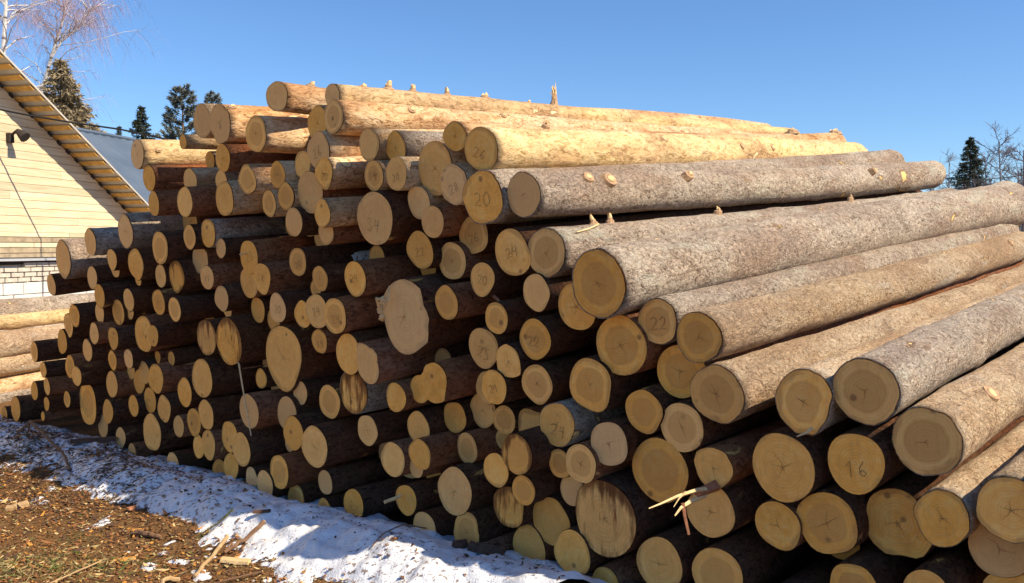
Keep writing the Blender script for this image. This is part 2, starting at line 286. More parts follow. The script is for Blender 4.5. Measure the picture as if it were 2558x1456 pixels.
# ------------------------------------------------------------------ logs
LOGS = """E1 -1.516 5.740 2.663 0.095
E2 -1.110 5.497 2.630 0.073
E3 -1.084 5.401 2.486 0.102
E4 -1.226 5.608 2.478 0.107
E5 -1.196 5.489 2.291 0.116
E6 -1.327 5.630 2.218 0.088
E7 -1.138 5.368 2.141 0.095
E8 -1.262 5.540 2.037 0.134
E9 -1.148 5.357 1.897 0.084
E10 -2.198 6.312 2.586 0.122
E11 -2.010 6.127 2.543 0.135
E12 -1.692 5.878 2.444 0.121
E13 -1.993 6.114 2.308 0.097
E14 -1.774 5.942 2.146 0.104
E15 -1.524 5.765 2.165 0.087
E16 -1.590 5.798 1.978 0.086
E17 -1.446 5.666 2.020 0.092
E18 -2.076 6.331 2.165 0.085
E19 -1.982 6.105 2.027 0.122
E20 -2.359 6.381 2.018 0.109
E21 -2.368 6.522 2.178 0.097
E22 -0.840 5.229 2.296 0.095
E23 -0.674 5.156 2.274 0.093
E24 -0.807 5.184 2.112 0.090
E25 -0.661 5.070 2.114 0.094
E26 -0.803 5.181 1.863 0.162
I27 -0.531 5.062 1.950 0.096
A28 -2.454 6.627 2.480 0.054
A1 -2.870 6.801 2.403 0.111
A2 -2.767 6.759 2.219 0.102
B4a -2.697 6.665 2.020 0.092
B1 -3.850 7.569 1.587 0.165
B2 -3.474 7.274 1.733 0.113
B3 -3.031 6.927 1.817 0.136
B4 -3.189 7.032 1.595 0.088
B5 -2.916 6.837 1.562 0.128
B6 -3.232 7.180 1.523 0.081
B7 -4.034 7.713 1.361 0.095
B8 -3.475 7.294 1.440 0.098
B9 -3.384 7.223 1.290 0.103
B10 -2.639 6.620 1.688 0.128
B11 -2.327 6.375 1.766 0.091
F12a -2.151 6.256 1.791 0.104
F13a -2.300 6.506 1.601 0.109
F14a -2.039 6.187 1.685 0.070
F15a -2.160 6.244 1.479 0.088
B16 -2.671 6.702 1.474 0.090
B17 -2.499 6.568 1.476 0.124
B18 -2.952 6.961 1.439 0.053
B19 -3.009 6.910 1.279 0.091
B20 -2.667 6.642 1.278 0.101
B21 -2.496 6.508 1.233 0.094
B22 -3.217 7.187 1.161 0.110
B23 -3.431 7.317 1.147 0.090
B24 -3.085 7.102 1.172 0.067
B25 -3.715 7.463 1.110 0.103
B26 -3.896 7.719 1.008 0.106
B27 -3.453 7.258 0.979 0.092
B28 -3.209 7.067 0.960 0.094
B29 -3.995 7.797 0.852 0.111
C30a -4.325 7.942 0.746 0.092
B31 -2.879 6.865 1.016 0.147
B32 -2.735 6.696 1.018 0.085
F34a -2.033 6.164 1.335 0.094
F36a -2.035 6.298 1.239 0.055
F37a -2.193 6.309 1.044 0.139
F38a -1.964 6.091 1.039 0.169
F1 -1.769 5.938 1.628 0.113
F2 -1.802 6.040 1.449 0.110
F3 -1.660 5.853 1.488 0.105
F4 -1.364 5.621 1.601 0.093
F5 -1.379 5.595 1.854 0.093
F6 -1.155 5.495 1.789 0.080
F7 -1.194 5.487 1.498 0.082
F8 -1.268 5.697 1.427 0.060
F9 -0.940 5.288 1.504 0.107
F10 -1.748 6.055 1.262 0.090
F11 -1.539 5.777 1.294 0.100
F12 -1.619 5.972 1.199 0.077
F13 -1.340 5.640 1.264 0.091
F14 -1.216 5.486 1.294 0.114
F15 -1.074 5.336 1.277 0.113
F16 -1.209 5.518 1.104 0.080
J17 -0.614 5.032 1.296 0.212
G18 -1.515 5.815 0.964 0.216
G19 -0.998 5.352 1.043 0.125
G20 -0.854 5.183 1.001 0.115
G21 -0.976 5.392 0.803 0.140
G22 -2.228 6.298 0.751 0.146
G23 -2.427 6.492 0.618 0.113
G24 -2.185 6.245 0.498 0.107
G25 -2.326 6.394 0.413 0.107
G26 -2.165 6.229 0.284 0.103
G27 -2.284 6.361 0.241 0.086
G28 -1.790 5.954 0.577 0.121
G29 -1.735 6.063 0.785 0.071
G30 -1.391 5.755 0.736 0.080
G31 -1.153 5.531 0.718 0.110
G32 -1.491 5.796 0.592 0.115
G33 -1.405 5.615 0.499 0.111
G34 -1.236 5.463 0.446 0.139
G35 -1.978 6.121 0.365 0.113
G36 -1.848 5.962 0.311 0.118
H37 -1.971 6.115 0.154 0.100
G38 -0.864 5.228 0.599 0.093
G39 -0.675 5.099 0.820 0.088
G40 -0.695 5.096 0.454 0.106
H41 -1.505 5.636 0.241 0.112
H42 -1.775 5.943 0.112 0.079
H43 -1.626 5.731 0.131 0.098
H44 -1.867 6.053 -0.021 0.093
H45 -1.700 5.922 -0.040 0.084
H46 -1.544 5.838 -0.037 0.093
H47 -1.402 5.650 0.067 0.094
H48 -1.172 5.470 0.218 0.078
H49 -1.181 5.477 0.042 0.073
H50 -0.966 5.308 0.122 0.101
H51 -0.611 5.030 0.234 0.091
H52 -2.137 6.379 0.032 0.113
H53 -1.493 5.873 0.375 0.059
C1 -3.665 7.557 0.340 0.187
C2 -4.193 7.838 0.597 0.073
C3 -4.143 7.799 0.452 0.077
C4 -4.339 7.953 0.387 0.086
C5 -3.810 7.557 0.663 0.101
C6 -3.689 7.424 0.601 0.093
C7 -3.547 7.332 0.832 0.096
C8 -3.252 7.138 0.773 0.081
C9 -3.028 6.925 0.812 0.079
C10 -3.266 7.149 0.574 0.111
C11 -3.101 7.134 0.687 0.071
C12 -2.991 7.029 0.614 0.099
C13 -2.895 6.897 0.703 0.096
C14 -2.739 6.737 0.683 0.120
C15 -2.832 6.847 0.496 0.101
C16 -2.630 6.613 0.473 0.105
C18 -2.772 6.725 0.268 0.148
C19 -2.992 6.915 0.439 0.088
C20 -3.299 7.138 0.352 0.101
C21 -3.492 7.460 0.163 0.104
C22 -3.158 7.046 0.158 0.088
C23 -3.023 6.940 0.063 0.070
C24 -2.487 6.520 0.356 0.083
C25 -2.560 6.577 0.042 0.105
C26 -2.624 6.760 0.836 0.057
C27 -2.778 6.881 0.833 0.049
C28 -4.655 8.201 0.176 0.121
C29 -4.894 8.426 0.079 0.079
C30 -4.172 7.841 0.289 0.065
C31 -4.216 7.856 0.174 0.044
C32 -3.896 7.662 0.360 0.074
I1 -0.306 4.791 2.293 0.082
I2 -0.163 4.679 2.210 0.116
I3 -0.430 4.983 2.138 0.148
I4 -0.312 4.796 2.033 0.110
I5 -0.152 4.651 1.954 0.146
I6 0.059 4.505 1.961 0.116
J1 -0.440 4.915 1.836 0.092
J2 -0.524 5.038 1.678 0.111
J3 -0.335 4.966 1.617 0.110
J4 -0.211 4.906 1.763 0.112
J5 0.003 4.568 1.667 0.125
J6 0.172 4.417 1.666 0.128
J7 0.398 4.069 1.529 0.163
J8 -0.156 4.673 1.525 0.091
J9 0.124 4.454 1.466 0.093
J10 0.319 4.320 1.404 0.121
J11 -0.358 4.832 1.390 0.095
J12 -0.080 4.614 1.323 0.085
K13a -0.151 4.689 1.157 0.112
J14 0.118 4.459 1.228 0.106
K1 -0.018 4.565 1.100 0.090
K2 -0.094 4.625 0.956 0.094
K3 -0.136 4.829 0.920 0.090
K4 0.129 4.450 1.000 0.104
K5 0.382 4.252 1.028 0.132
N6 0.516 4.147 1.231 0.146
K7 -0.435 4.873 0.939 0.115
K8 -0.528 5.041 0.878 0.084
K9 -0.328 5.036 0.715 0.094
K10 -0.164 4.964 0.769 0.102
K11 -0.042 4.850 0.737 0.084
K12 -0.543 5.072 0.649 0.096
K13 -0.519 4.920 0.527 0.091
L14a -0.549 5.020 0.424 0.059
K15 -0.250 4.899 0.567 0.087
K16 -0.049 4.913 0.614 0.058
K17 0.025 4.361 0.661 0.105
K18 0.112 4.748 0.711 0.110
K19 0.226 4.374 0.808 0.115
L20 0.335 4.231 0.646 0.096
L21 0.242 4.361 0.613 0.075
K22 0.463 4.150 0.761 0.110
L1 -0.084 4.617 0.515 0.093
L2 -0.315 4.799 0.350 0.135
L3 0.061 4.466 0.449 0.080
L4 -0.016 4.583 0.328 0.112
L5 0.202 4.487 0.281 0.127
L6 0.305 4.369 0.476 0.080
L7 0.448 4.181 0.392 0.187
L8 -0.496 4.940 0.092 0.101
L9 -0.245 4.743 0.142 0.107
L10 -0.136 4.677 0.027 0.075
L11 -0.364 4.855 -0.019 0.052
L12 0.091 4.575 0.117 0.115
L13 0.300 4.297 0.181 0.115
P14 0.457 4.212 0.050 0.090
L15 0.164 4.442 -0.027 0.063
N1 0.670 4.026 1.355 0.108
N2 0.824 3.867 1.299 0.115
O3 0.776 4.019 1.127 0.128
O4 0.892 3.814 1.057 0.131
O5 0.615 4.069 0.932 0.105
O6 0.770 3.947 0.882 0.114
S7 1.203 3.608 1.061 0.129
P1 0.685 4.033 0.664 0.155
P2 0.892 3.852 0.720 0.095
P3 0.891 3.891 0.514 0.122
P4 1.139 3.658 0.772 0.145
P5 1.134 3.700 0.512 0.105
T6 1.297 3.573 0.562 0.131
P7 0.684 4.015 0.230 0.127
P8 0.912 3.836 0.239 0.130
S1 1.396 3.457 1.130 0.134
S2 1.574 3.317 0.956 0.132
T3a 1.372 3.476 0.836 0.122
T1 1.550 3.488 0.589 0.139
T2 1.618 3.264 0.680 0.105
T3 1.795 3.125 0.752 0.119
T4 1.836 3.264 0.562 0.110
T5 1.374 3.474 0.327 0.103
T6a 1.586 3.308 0.376 0.089
T10 1.890 3.240 0.376 0.116
T11 1.942 3.029 0.624 0.119
T12 1.893 2.991 0.861 0.099
P13 1.157 3.644 0.131 0.130
T13 1.401 3.453 0.108 0.124
T14 1.624 3.278 0.176 0.110
_ -2.424 6.627 0.952 0.120
_ -2.740 6.871 1.875 0.120
_ -0.820 5.346 0.343 0.120
_ -2.268 6.565 2.409 0.120
_ -3.349 7.365 0.507 0.111
_ -3.654 7.601 1.316 0.105
_ -0.915 5.447 0.563 0.101
_ -0.813 5.310 1.275 0.101
_ -3.837 7.739 1.209 0.098
_ -3.914 7.819 0.656 0.097
_ -2.054 6.349 2.392 0.097
_ -0.233 4.913 1.181 0.097
_ -3.343 7.386 0.304 0.095
_ -2.124 6.402 1.296 0.094
_ -2.291 6.526 1.115 0.094
_ -1.891 6.224 1.516 0.094
_ -3.326 7.339 0.740 0.093
_ -1.211 5.700 0.996 0.091
_ -1.786 6.094 2.432 0.090
_ -2.720 6.859 1.275 0.089
_ -2.487 6.659 2.188 0.087
_ -3.503 7.474 1.227 0.085
_ -2.501 6.698 0.707 0.085
_ -1.576 5.952 1.827 0.085
_ -2.167 6.484 2.228 0.085
_ -3.054 7.136 0.375 0.084
_ -1.717 6.045 1.825 0.084
_ -1.955 6.257 0.821 0.084
_ -1.032 5.476 1.605 0.083
_ -2.256 6.516 1.301 0.083
_ -3.488 7.475 1.026 0.083
_ 0.804 4.094 0.443 0.082
_ -1.473 5.861 1.734 0.081
_ 1.313 3.700 0.373 0.081
_ -3.559 7.535 1.459 0.081
_ -2.127 6.401 1.634 0.081
_ -2.398 6.601 1.768 0.080
_ -0.586 5.182 0.988 0.077
_ -0.650 5.230 0.258 0.077
_ -1.369 5.787 2.520 0.076
_ -0.981 5.459 0.363 0.076
_ -1.402 5.814 2.321 0.076
_ -1.881 6.184 0.676 0.076
_ -0.912 5.404 1.976 0.076
_ -0.685 5.251 1.549 0.075
_ -2.420 6.617 0.207 0.074
_ -2.852 6.960 0.293 0.074
_ -2.542 6.716 1.115 0.074
_ -2.254 6.504 0.940 0.073
_ -2.185 6.450 1.469 0.073
_ -3.792 7.702 0.510 0.073
_ -1.607 5.928 0.417 0.072
_ -1.636 5.998 1.962 0.072
_ -1.817 6.144 1.682 0.072
_ -3.037 7.177 1.311 0.071
_ -3.322 7.314 1.579 0.071
_ -2.495 6.655 2.342 0.071
_ -2.119 6.386 1.990 0.071
_ -1.091 5.616 0.930 0.071
_ -3.816 7.729 0.788 0.071"""
FAR = {'I2': (2130, 390, 6.1, 34), 'I1': (2085, 362, 6.1, 30), 'I5': (2222, 412, 6.1, 38), 'I6': (2325, 436, 6.1, 35), 'J7': (2510, 512, 6.3, 60),
       'J6': (2370, 507, 6.1, 36), 'N2': (2545, 614, 6.1, 37), 'E3': (2030, 366, 6.4, 29), 'E2': (1975, 347, 6.4, 26), 'E1': (1560, 330, 6.1, 28)}
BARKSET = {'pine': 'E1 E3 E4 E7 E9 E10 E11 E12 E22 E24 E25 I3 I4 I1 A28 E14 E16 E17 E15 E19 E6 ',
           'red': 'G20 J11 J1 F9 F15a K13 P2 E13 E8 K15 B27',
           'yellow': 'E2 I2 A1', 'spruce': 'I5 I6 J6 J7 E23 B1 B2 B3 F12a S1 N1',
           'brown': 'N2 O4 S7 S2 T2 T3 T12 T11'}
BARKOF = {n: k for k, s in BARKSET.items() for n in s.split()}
ENDSET = {'heart': 'N1 N2 N6 S7 O4 E12 E3 E17 E14 J3 K4 K15 O6 T6 O3 P1 L9 J11 L3 P8 K11 G31', 'stain': 'L7 F37a F38a G21 K17 L4 B17',
          'grey': 'E1 E2 E10 E11 B1 B2 B3 B7 A1 E5 E8 J1 G20 I4 F5 F13a L8 H44 H45 H46 C25 C22 C23 L10 K22 J17'}
ENDOF = {n: k for k, s in ENDSET.items() for n in s.split()}
NUM = {'F1': '23', 'F9': '24', 'F14': '24', 'K19': '24', 'F15a': '17', 'J8': '20', 'K13a': '25', 'F16': '14', 'E24': '19', 'E26': '34', 'F3': '18', 'F15': '24',
       'I4': '28', 'J4': '26', 'J5': '24', 'T3a': '16', 'E25': '20', 'E5': '26', 'F11': '20', 'J2': '22', 'I5': '20', 'N1': '22', 'H50': '22', 'F4': '20', 'K2': '21', 'J14': '22', 'I2': '26', 'E7': '20'}
CRACKED = 'I6 J7 J5 J6 K5 K4 N2 N6 S7 S1 S2 P4 P5 T6 T1 T2 O4 O6 K22 J17 G18 I3 K1 L20 G38 J10 J14 T3 E12 K10 J3 L2 P2 P3'.split()
ROUGH = {'J17': .09, 'G20': .14, 'K7': .08, 'K1': .07, 'K18': .08, 'T1': .07, 'P2': .07, 'S2': .05, 'B25': .07, 'I4': .05, 'E14': .06, 'E11': .06, 'L9': .06, 'F37a': .05, 'S7': .05, 'F13a': .07}
BIG = set('E1 E2 E3 I1 I2 I5 I6 J6 J7 N1 N2 O4 S7 S1 S2 T2 T3 A1 B1 B2 E11 E12 E7 F12a'.split())
AXAZ = math.radians(42.3)

def strokes(txt):
    D = {'0': [[(.5, 1.5), (.1, 1.1), (.1, .4), (.5, 0), (.9, .4), (.9, 1.1), (.5, 1.5)]], '1': [[(.2, 1.1), (.55, 1.5), (.5, 0)]],
         '2': [[(.1, 1.2), (.45, 1.5), (.85, 1.2), (.7, .7), (.05, .05), (.95, .1)]], '3': [[(.1, 1.4), (.8, 1.4), (.4, .85), (.9, .5), (.5, 0), (.05, .2)]],
         '4': [[(.3, 1.5), (.15, .7), (.8, .75)], [(.75, 1.4), (.65, -.1)]], '5': [[(.9, 1.5), (.3, 1.45), (.2, .85), (.8, .8), (.8, .2), (.1, 0)]],
         '6': [[(.75, 1.5), (.2, .8), (.15, .3), (.5, 0), (.85, .35), (.5, .7), (.2, .5)]], '7': [[(.05, 1.45), (.9, 1.5), (.4, 0)], [(.3, .75), (.8, .8)]],
         '8': [[(.5, .8), (.15, 1.15), (.5, 1.5), (.85, 1.15), (.5, .8), (.1, .35), (.5, 0), (.9, .35), (.5, .8)]], '9': [[(.85, 1.1), (.5, .8), (.15, 1.15), (.5, 1.5), (.85, 1.2), (.7, 0)]]}
    w = len(txt) * 1.25 - .25
    return [[((x + k * 1.25 - w / 2), y - .75) for x, y in s] for k, ch in enumerate(txt) for s in D[ch]]
def ribbon(mb, pts, width, z):
    pts = np.asarray(pts, float); t = np.gradient(pts, axis=0); nn = np.stack([-t[:, 1], t[:, 0]], 1); nn /= np.linalg.norm(nn, axis=1)[:, None] + 1e-9
    wd = np.broadcast_to(width, (len(pts),))[:, None] / 2; a, b = pts + nn * wd, pts - nn * wd
    v = np.concatenate([np.c_[a, np.full(len(a), z)], np.c_[b, np.full(len(b), z)]]); n = len(pts)
    mb.add(v, [(i, i + n, i + n + 1, i + 1) for i in range(n - 1)])

def log_meshes(r, L, g, rough, hi, seed, rim, torn=False, flare=0, bend=.03):
    """bark tube and end disc; local +Z runs along the log, origin in the sawn end"""
    rg = np.random.default_rng(seed); na = 64 if hi else 30; nz = 90 if hi else 9
    th = np.linspace(0, 2 * np.pi, na, endpoint=False)
    sh = 1 + sum(rg.normal() * (.022 + rough * .75) / (m * .8) * np.cos(m * th + rg.uniform(0, 6.28)) for m in (2, 3, 4, 5))
    if rough > .045: sh = sh + sum(rough * 1.3 * np.exp(-((np.angle(np.exp(1j * (th - rg.uniform(0, 6.28)))) / .22) ** 2)) for _ in range(3))
    sh /= np.sqrt((sh ** 2).mean()); z = np.concatenate([[0], np.linspace(0, 1, nz)[1:] ** (1.0 if hi else 1.3)]) * L
    t = z / L; bx = bend * rg.normal() * 4 * t * (1 - t); by = bend * rg.normal() * 4 * t * (1 - t)
    gr = 1 + (g - 1) * t + flare * np.clip((t - .9) / .1, 0, 1) ** 2
    shz = 1 + (sh[None] - 1) * (1 - .55 * np.minimum(1, t * 3))[:, None]
    rad = r * gr[:, None] * shz
    if hi:
        p1, p2, p3, p4 = rg.uniform(0, 6.28, 4)
        rad *= 1 + .016 * np.sin(z[:, None] * 5 + 2 * np.sin(th[None] + p4)) + .010 * np.sin(z[:, None] * 9 + 3 * np.sin(2 * th[None] + p1)) + .009 * np.sin(z[:, None] * 23 + 4 * np.sin(3 * th[None] + p2) + p3) + .006 * rg.normal(size=rad.shape)
        for _ in range(9):                           # knot swellings
            z0, t0 = rg.uniform(.3, L - .2), rg.uniform(0, 6.28)
            rad *= 1 + .07 * np.exp(-((z[:, None] - z0) / .07) ** 2 - (np.angle(np.exp(1j * (th[None] - t0))) / .3) ** 2)
    V = np.stack([rad * np.cos(th) + bx[:, None], rad * np.sin(th) + by[:, None], np.broadcast_to(z[:, None], rad.shape)], -1)
    if torn: V[0, :, 2] += .0
    inner = V[0].copy(); inner[:, :2] *= (rim - .03); inner[:, 2] = .006
    verts = np.concatenate([inner, V.reshape(-1, 3)]); F = []
    rows = nz + 1
    for i in range(rows - 1):
        for k in range(na): F.append((i * na + k, (i + 1) * na + k, (i + 1) * na + (k + 1) % na, i * na + (k + 1) % na))
    me = bpy.data.meshes.new('bark'); me.from_pydata(verts.tolist(), [], [f[::-1] for f in F]); me.polygons.foreach_set('use_smooth', np.r_[np.zeros(na, bool), np.ones(len(F) - na, bool)])
    def disc(ring, zc, flip, name):
        fr = (0, .35, .62, .82, .93, 1.0); vs = [(0 + ring[:, 0].mean(), ring[:, 1].mean(), zc)]; at = [0.0]; c = ring[:, :2].mean(0)
        for f in fr[1:]:
            for k in range(na): p = c + (ring[k, :2] - c) * f * rim; vs.append((p[0], p[1], zc + (.0 if not torn else 0))); at.append(f)
        fs = [(0, 1 + (k + 1) % na, 1 + k) for k in range(na)]
        for i in range(4):
            for k in range(na): a = 1 + i * na; fs.append((a + k, a + (k + 1) % na, a + na + (k + 1) % na, a + na + k))
        if flip: fs = [f[::-1] for f in fs]
        m2 = bpy.data.meshes.new(name); m2.from_pydata(vs, [], fs); a = m2.attributes.new('rad', 'FLOAT', 'POINT'); a.data.foreach_set('value', at)
        return m2
    return me, disc(V[0], -.003, False, 'sawn_end'), disc(V[-1], L + .002, True, 'sawn_end'), V, th

ANCHOR = {'J17': 'the torn massive log', 'L7': 'the resin-streaked massive log', 'G18': 'the massive pale oval log', 'J7': 'the flared grey spruce log', 'E26': 'the stout log marked 34', 'G20': 'the knobbly pale log',
          'F38a': 'the log with dangling splinter', 'P3': 'the hanging bark strips', 'E2': 'the branch-stubbed top log', 'A1': 'the sunlit yellow log', 'B1': 'the grey log at the brick wall', 'I6': 'the scaly grey spruce log', 'F1': 'the log marked 23', 'F15a': 'the log marked 17', 'F16': 'the log marked 14', 'K13a': 'the log marked 25', 'E24': 'the log marked 19', 'I4': 'the log marked 28', 'F3': 'the log marked 18', 'K2': 'the log marked 21', 'T3a': 'the log marked 16'}
POS = {r.split()[0]: [float(k) for k in r.split()[1:]] for r in LOGS.strip().splitlines() if r[0] != '_'}
def zone(p, r=None, nm=None):
    if r is not None:
        for k, w in ANCHOR.items():
            x, y, z, ra = POS[k]; dq = qfun(p[0], p[1]) - qfun(x, y); dz = p[2] - z
            if k != nm and math.hypot(dq, dz) < r + ra + .11: return ('right above ' if dz > abs(dq) else ('right below ' if -dz > abs(dq) else 'right beside ')) + w
    q = qfun(p[0], p[1]); z = p[2]
    a = 'towards the timber house' if q > 3.2 else ('midway along the stack' if q > .9 else 'away from the timber house')
    return ('top rows' if z > 2.0 else ('upper rows' if z > 1.3 else ('lower rows' if z > .55 else 'bottom rows'))) + ' ' + a
SPECIAL = {
 'J17': 'massive log with torn splintered sawn end midway along the stack', 'L7': 'massive log with brown resin streaks running down its sawn end',
 'G20': 'knobbly pale log end with reddish bark poking out midway along the stack', 'J7': 'massive grey spruce log with flared far butt resting on the slope of the stack',
 'E2': 'topmost slim yellow log bristling with broken branch stubs', 'E1': 'topmost orange pine log jutting out furthest on the stack',
 'I2': 'thick yellow peeling pine log lying above the grey spruce logs', 'I6': 'grey spruce log with scaly bark and peeled spots lying below the yellow pine log',
 'A1': 'sunlit yellow pine log sticking out in front of the metal roof', 'G18': 'massive log with pale oval end between the dangling splinter and the torn log',
 'P3': 'log with broken sunlit bark strips hanging over its sawn end', 'F38a': 'thick resin-streaked log with a long splinter dangling from its end',
 'E3': 'orange pine log with dark-hearted end directly under the branch-stubbed top log', 'S1': 'stout grey spruce log beside the light brown logs, cracked end with knot',
 'B1': 'thick grey spruce log jutting out in front of the brick wall'}
GROUP = 'sawn logs in the big stack'
ENDWORD = {'plain': 'plain pale end', 'heart': 'dark-hearted end', 'stain': 'resin-stained end', 'grey': 'greyish end'}
BARKWORD = {'pine': 'orange-barked', 'yellow': 'yellow-barked', 'spruce': 'grey-barked', 'brown': 'brown-barked', 'red': 'reddish-barked', 'dark': 'dark-barked'}
LOG = {}
for li, row in enumerate(LOGS.strip().splitlines()):
    nm, x, y, z, r = row.split(); p = np.array([float(x), float(y), float(z)]); r = float(r); filler = nm == '_'
    rg = random.Random(900 + li)
    az = AXAZ + rg.gauss(0, .006); tilt = .080 * min(1, max(0, (p[2] - .3) / 1.0)) + rg.gauss(0, .002); L = 6.05 + rg.uniform(-.15, .2); g = 1.12
    flare = 0
    if nm in FAR:
        u, v, L, pr = FAR[nm]; d = unit(ray(u, v)); o = CAM - p; b = d @ o; tt = -b + math.sqrt(b * b - (o @ o - L * L)); Q = CAM + d * tt
        ax = unit(Q - p); g = max(1.0, (pr / FPX * ((Q - CAM) @ FWD)) / r)
        if nm == 'J7': flare = .22; g *= .86
    else: ax = unit([math.sin(az), math.cos(az), tilt])
    if filler: g = 1.05; L *= .9; p = p + ax * .25
    bk = BARKOF.get(nm)
    if bk is None: bk = rg.choices(['dark', 'red', 'spruce'], [.73, .25, .02])[0] if p[2] < 1.9 else rg.choices(['pine', 'red', 'spruce'], [.5, .42, .08])[0]  # below the top rows most logs take the bark with shade painted in
    en = ENDOF.get(nm) or rg.choices(['plain', 'heart', 'grey', 'stain'], [.68, .2, .12, 0])[0]
    xa = unit(np.cross([0, 0, 1.0], ax)); ya = np.cross(ax, xa)           # local X points left of the view, local Y up
    rot = Matrix((xa, ya, ax)).transposed()
    root = empty('log', p, rot)
    rim = {'pine': .985, 'yellow': .985, 'spruce': .960, 'brown': .968, 'dark': .978, 'red': .982}[bk]
    me, e0, e1, V, th = log_meshes(r, L, g, ROUGH.get(nm, .034 if not filler else .02), nm in BIG, li, rim, flare=flare, bend=.02 if nm in FAR else .022)
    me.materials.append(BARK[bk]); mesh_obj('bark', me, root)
    e0.materials.append(END[en]); end = mesh_obj('sawn_end', e0, root)
    # the saw never cuts quite square
    if not filler: end.rotation_euler = (rg.gauss(0, .012), rg.gauss(0, .012), 0)
    e1.materials.append(END['plain']); mesh_obj('sawn_end', e1, root)
    word = ''
    if nm in NUM:
        mb = MB(); h = r * rg.uniform(.42, .55) / 1.5; ca = rg.gauss(0, .25); cx, cy = rg.uniform(-.1, .1) * r, rg.uniform(-.25, .05) * r
        for s in strokes(NUM[nm]):
            s = np.array(s) * h; s = s + np.array([[rg.gauss(0, .05) * h, rg.gauss(0, .05) * h] for _ in s])
            s = np.stack([-(s[:, 0] * math.cos(ca) - s[:, 1] * math.sin(ca)) + cx, s[:, 0] * math.sin(ca) + s[:, 1] * math.cos(ca) + cy], 1)
            ribbon(mb, s, .0030, -.0065)
        mb.build('pencil_number', PENCIL, end); word = NUM[nm] + ' pencilled on end'
    if nm in CRACKED or (not filler and rg.random() < .25):
        mb = MB(); n0 = rg.randint(3, 5); a0 = rg.uniform(0, 6.28)
        for k in range(n0):
            a = a0 + k * 2 * math.pi / n0 + rg.gauss(0, .3); ln = r * rg.uniform(.12, .55)
            tt = np.linspace(.0, 1, 7); wob = np.cumsum([rg.gauss(0, .09) for _ in tt])
            ribbon(mb, np.stack([tt * ln * np.cos(a + wob), tt * ln * np.sin(a + wob)], 1), .0024 * (1 - tt * .85), -.0055 - .0003 * k)
        mb.build('drying_crack', CRACK, end); word = word or 'cracked end'
    size = 'slim' if r < .078 else ('massive' if r > .15 else ('stout' if r > .112 else 'medium'))
    if filler: lab = 'log set back in shadow between others, ' + zone(p)
    elif nm in SPECIAL: lab = SPECIAL[nm]
    else: lab = '%s %s log with %s, %s' % (size, BARKWORD[bk], word or ENDWORD[en], zone(p, r, nm))
    tag(root, lab, 'log', GROUP)
    if not filler: LOG[nm] = dict(root=root, p=p, ax=ax, r=r, L=L, g=g, R=np.stack([xa, ya, ax], 1), end=end)

def local(nm, w): return LOG[nm]['R'].T @ (np.asarray(w) - LOG[nm]['p'])
def along(nm, u):
    """distance along the log whose picture column is u"""
    o = LOG[nm]; zs = np.linspace(0, o['L'], 200); us = np.array([proj(o['p'] + o['ax'] * z)[0] for z in zs]); return float(np.interp(u, us, zs))
STUBM = plain('branch_stub_wood', (.42, .26, .14), .85, .35, 40, .6)
def stub(nm, z, ang, h, rad, torn=1, lean=.3, seed=0):
    """broken branch base: swollen collar, splintered top"""
    rg = np.random.default_rng(seed); o = LOG[nm]; R = o['r'] * (1 + (o['g'] - 1) * z / o['L']); n = 9
    er = np.array([math.cos(ang), math.sin(ang), 0]); et = np.array([-math.sin(ang), math.cos(ang), 0]); ez = np.array([0, 0, 1.0])
    h *= .62; rad *= 1.15; prof = [(-.03, 2.1), (.002, 1.7), (.35 * h, 1.1), (.75 * h, .95), (h, .8)]; V = []
    for j, (hh, s) in enumerate(prof):
        for k in range(n):
            t = 2 * math.pi * k / n; q = er * (R + hh + (rg.uniform(-.5, .9) * h * torn if j == 4 else 0)) + rad * s * (et * math.cos(t) + ez * (math.sin(t) * 1.2 + lean * hh / rad * .5)) * rg.uniform(.9, 1.1)
            V.append(q + ez * z)
    F = [(i * n + k, i * n + (k + 1) % n, (i + 1) * n + (k + 1) % n, (i + 1) * n + k) for i in range(4) for k in range(n)] + [tuple(range(4 * n, 5 * n))]
    mb = MB(); mb.add(V, F[:27], 0); mb.f += F[27:]; mb.m += [1] * len(F[27:])
    return mb.build('branch_stub', [STUBM, RAWWOOD], o['root'])
UPA = math.pi / 2
for k, (nm, u, h, rad, da) in enumerate([('E1', 770, .03, .016, -.35), ('E2', 900, .022, .014, -.5), ('E2', 968, .05, .018, -.15), ('E2', 1030, .045, .014, -.1), ('E2', 1117, .05, .013, 0), ('E2', 1212, .045, .022, .05),
        ('E2', 1322, .02, .01, .0), ('E2', 1385, .19, .017, .05), ('E3', 1010, .012, .013, -.9), ('E3', 1240, .012, .012, -.8), ('I1', 1980, .035, .03, .1), ('I1', 2085, .045, .04, .1), ('I1', 1350, .02, .012, -.6),
        ('I2', 1632, .006, .017, -.75), ('I2', 1735, .006, .013, -.8), ('I2', 1820, .008, .014, -1.1), ('I2', 1896, .008, .016, -1.15), ('I2', 1560, .015, .016, -.2), ('I6', 1440, .012, .016, -.85), ('I6', 1490, .014, .02, -1.0),
        ('I6', 1690, .015, .016, -.9), ('I6', 2150, .012, .014, -1.1), ('J6', 1500, .05, .012, .35), ('J6', 1530, .04, .011, .1), ('J6', 1790, .03, .012, -.1),
        ('J6', 2120, .04, .012, -.1), ('J7', 1630, .01, .014, -.2), ('J7', 2215, .012, .022, -.7), ('N2', 2490, .01, .014, -.9), ('S2', 2420, .01, .02, -.7), ('O4', 2290, .012, .014, -.8), ('A1', 380, .012, .012, -1.3), ('E11', 570, .014, .013, -.6)]):
    stub(nm, along(nm, u), UPA - da, h, rad, 1, .3, k)

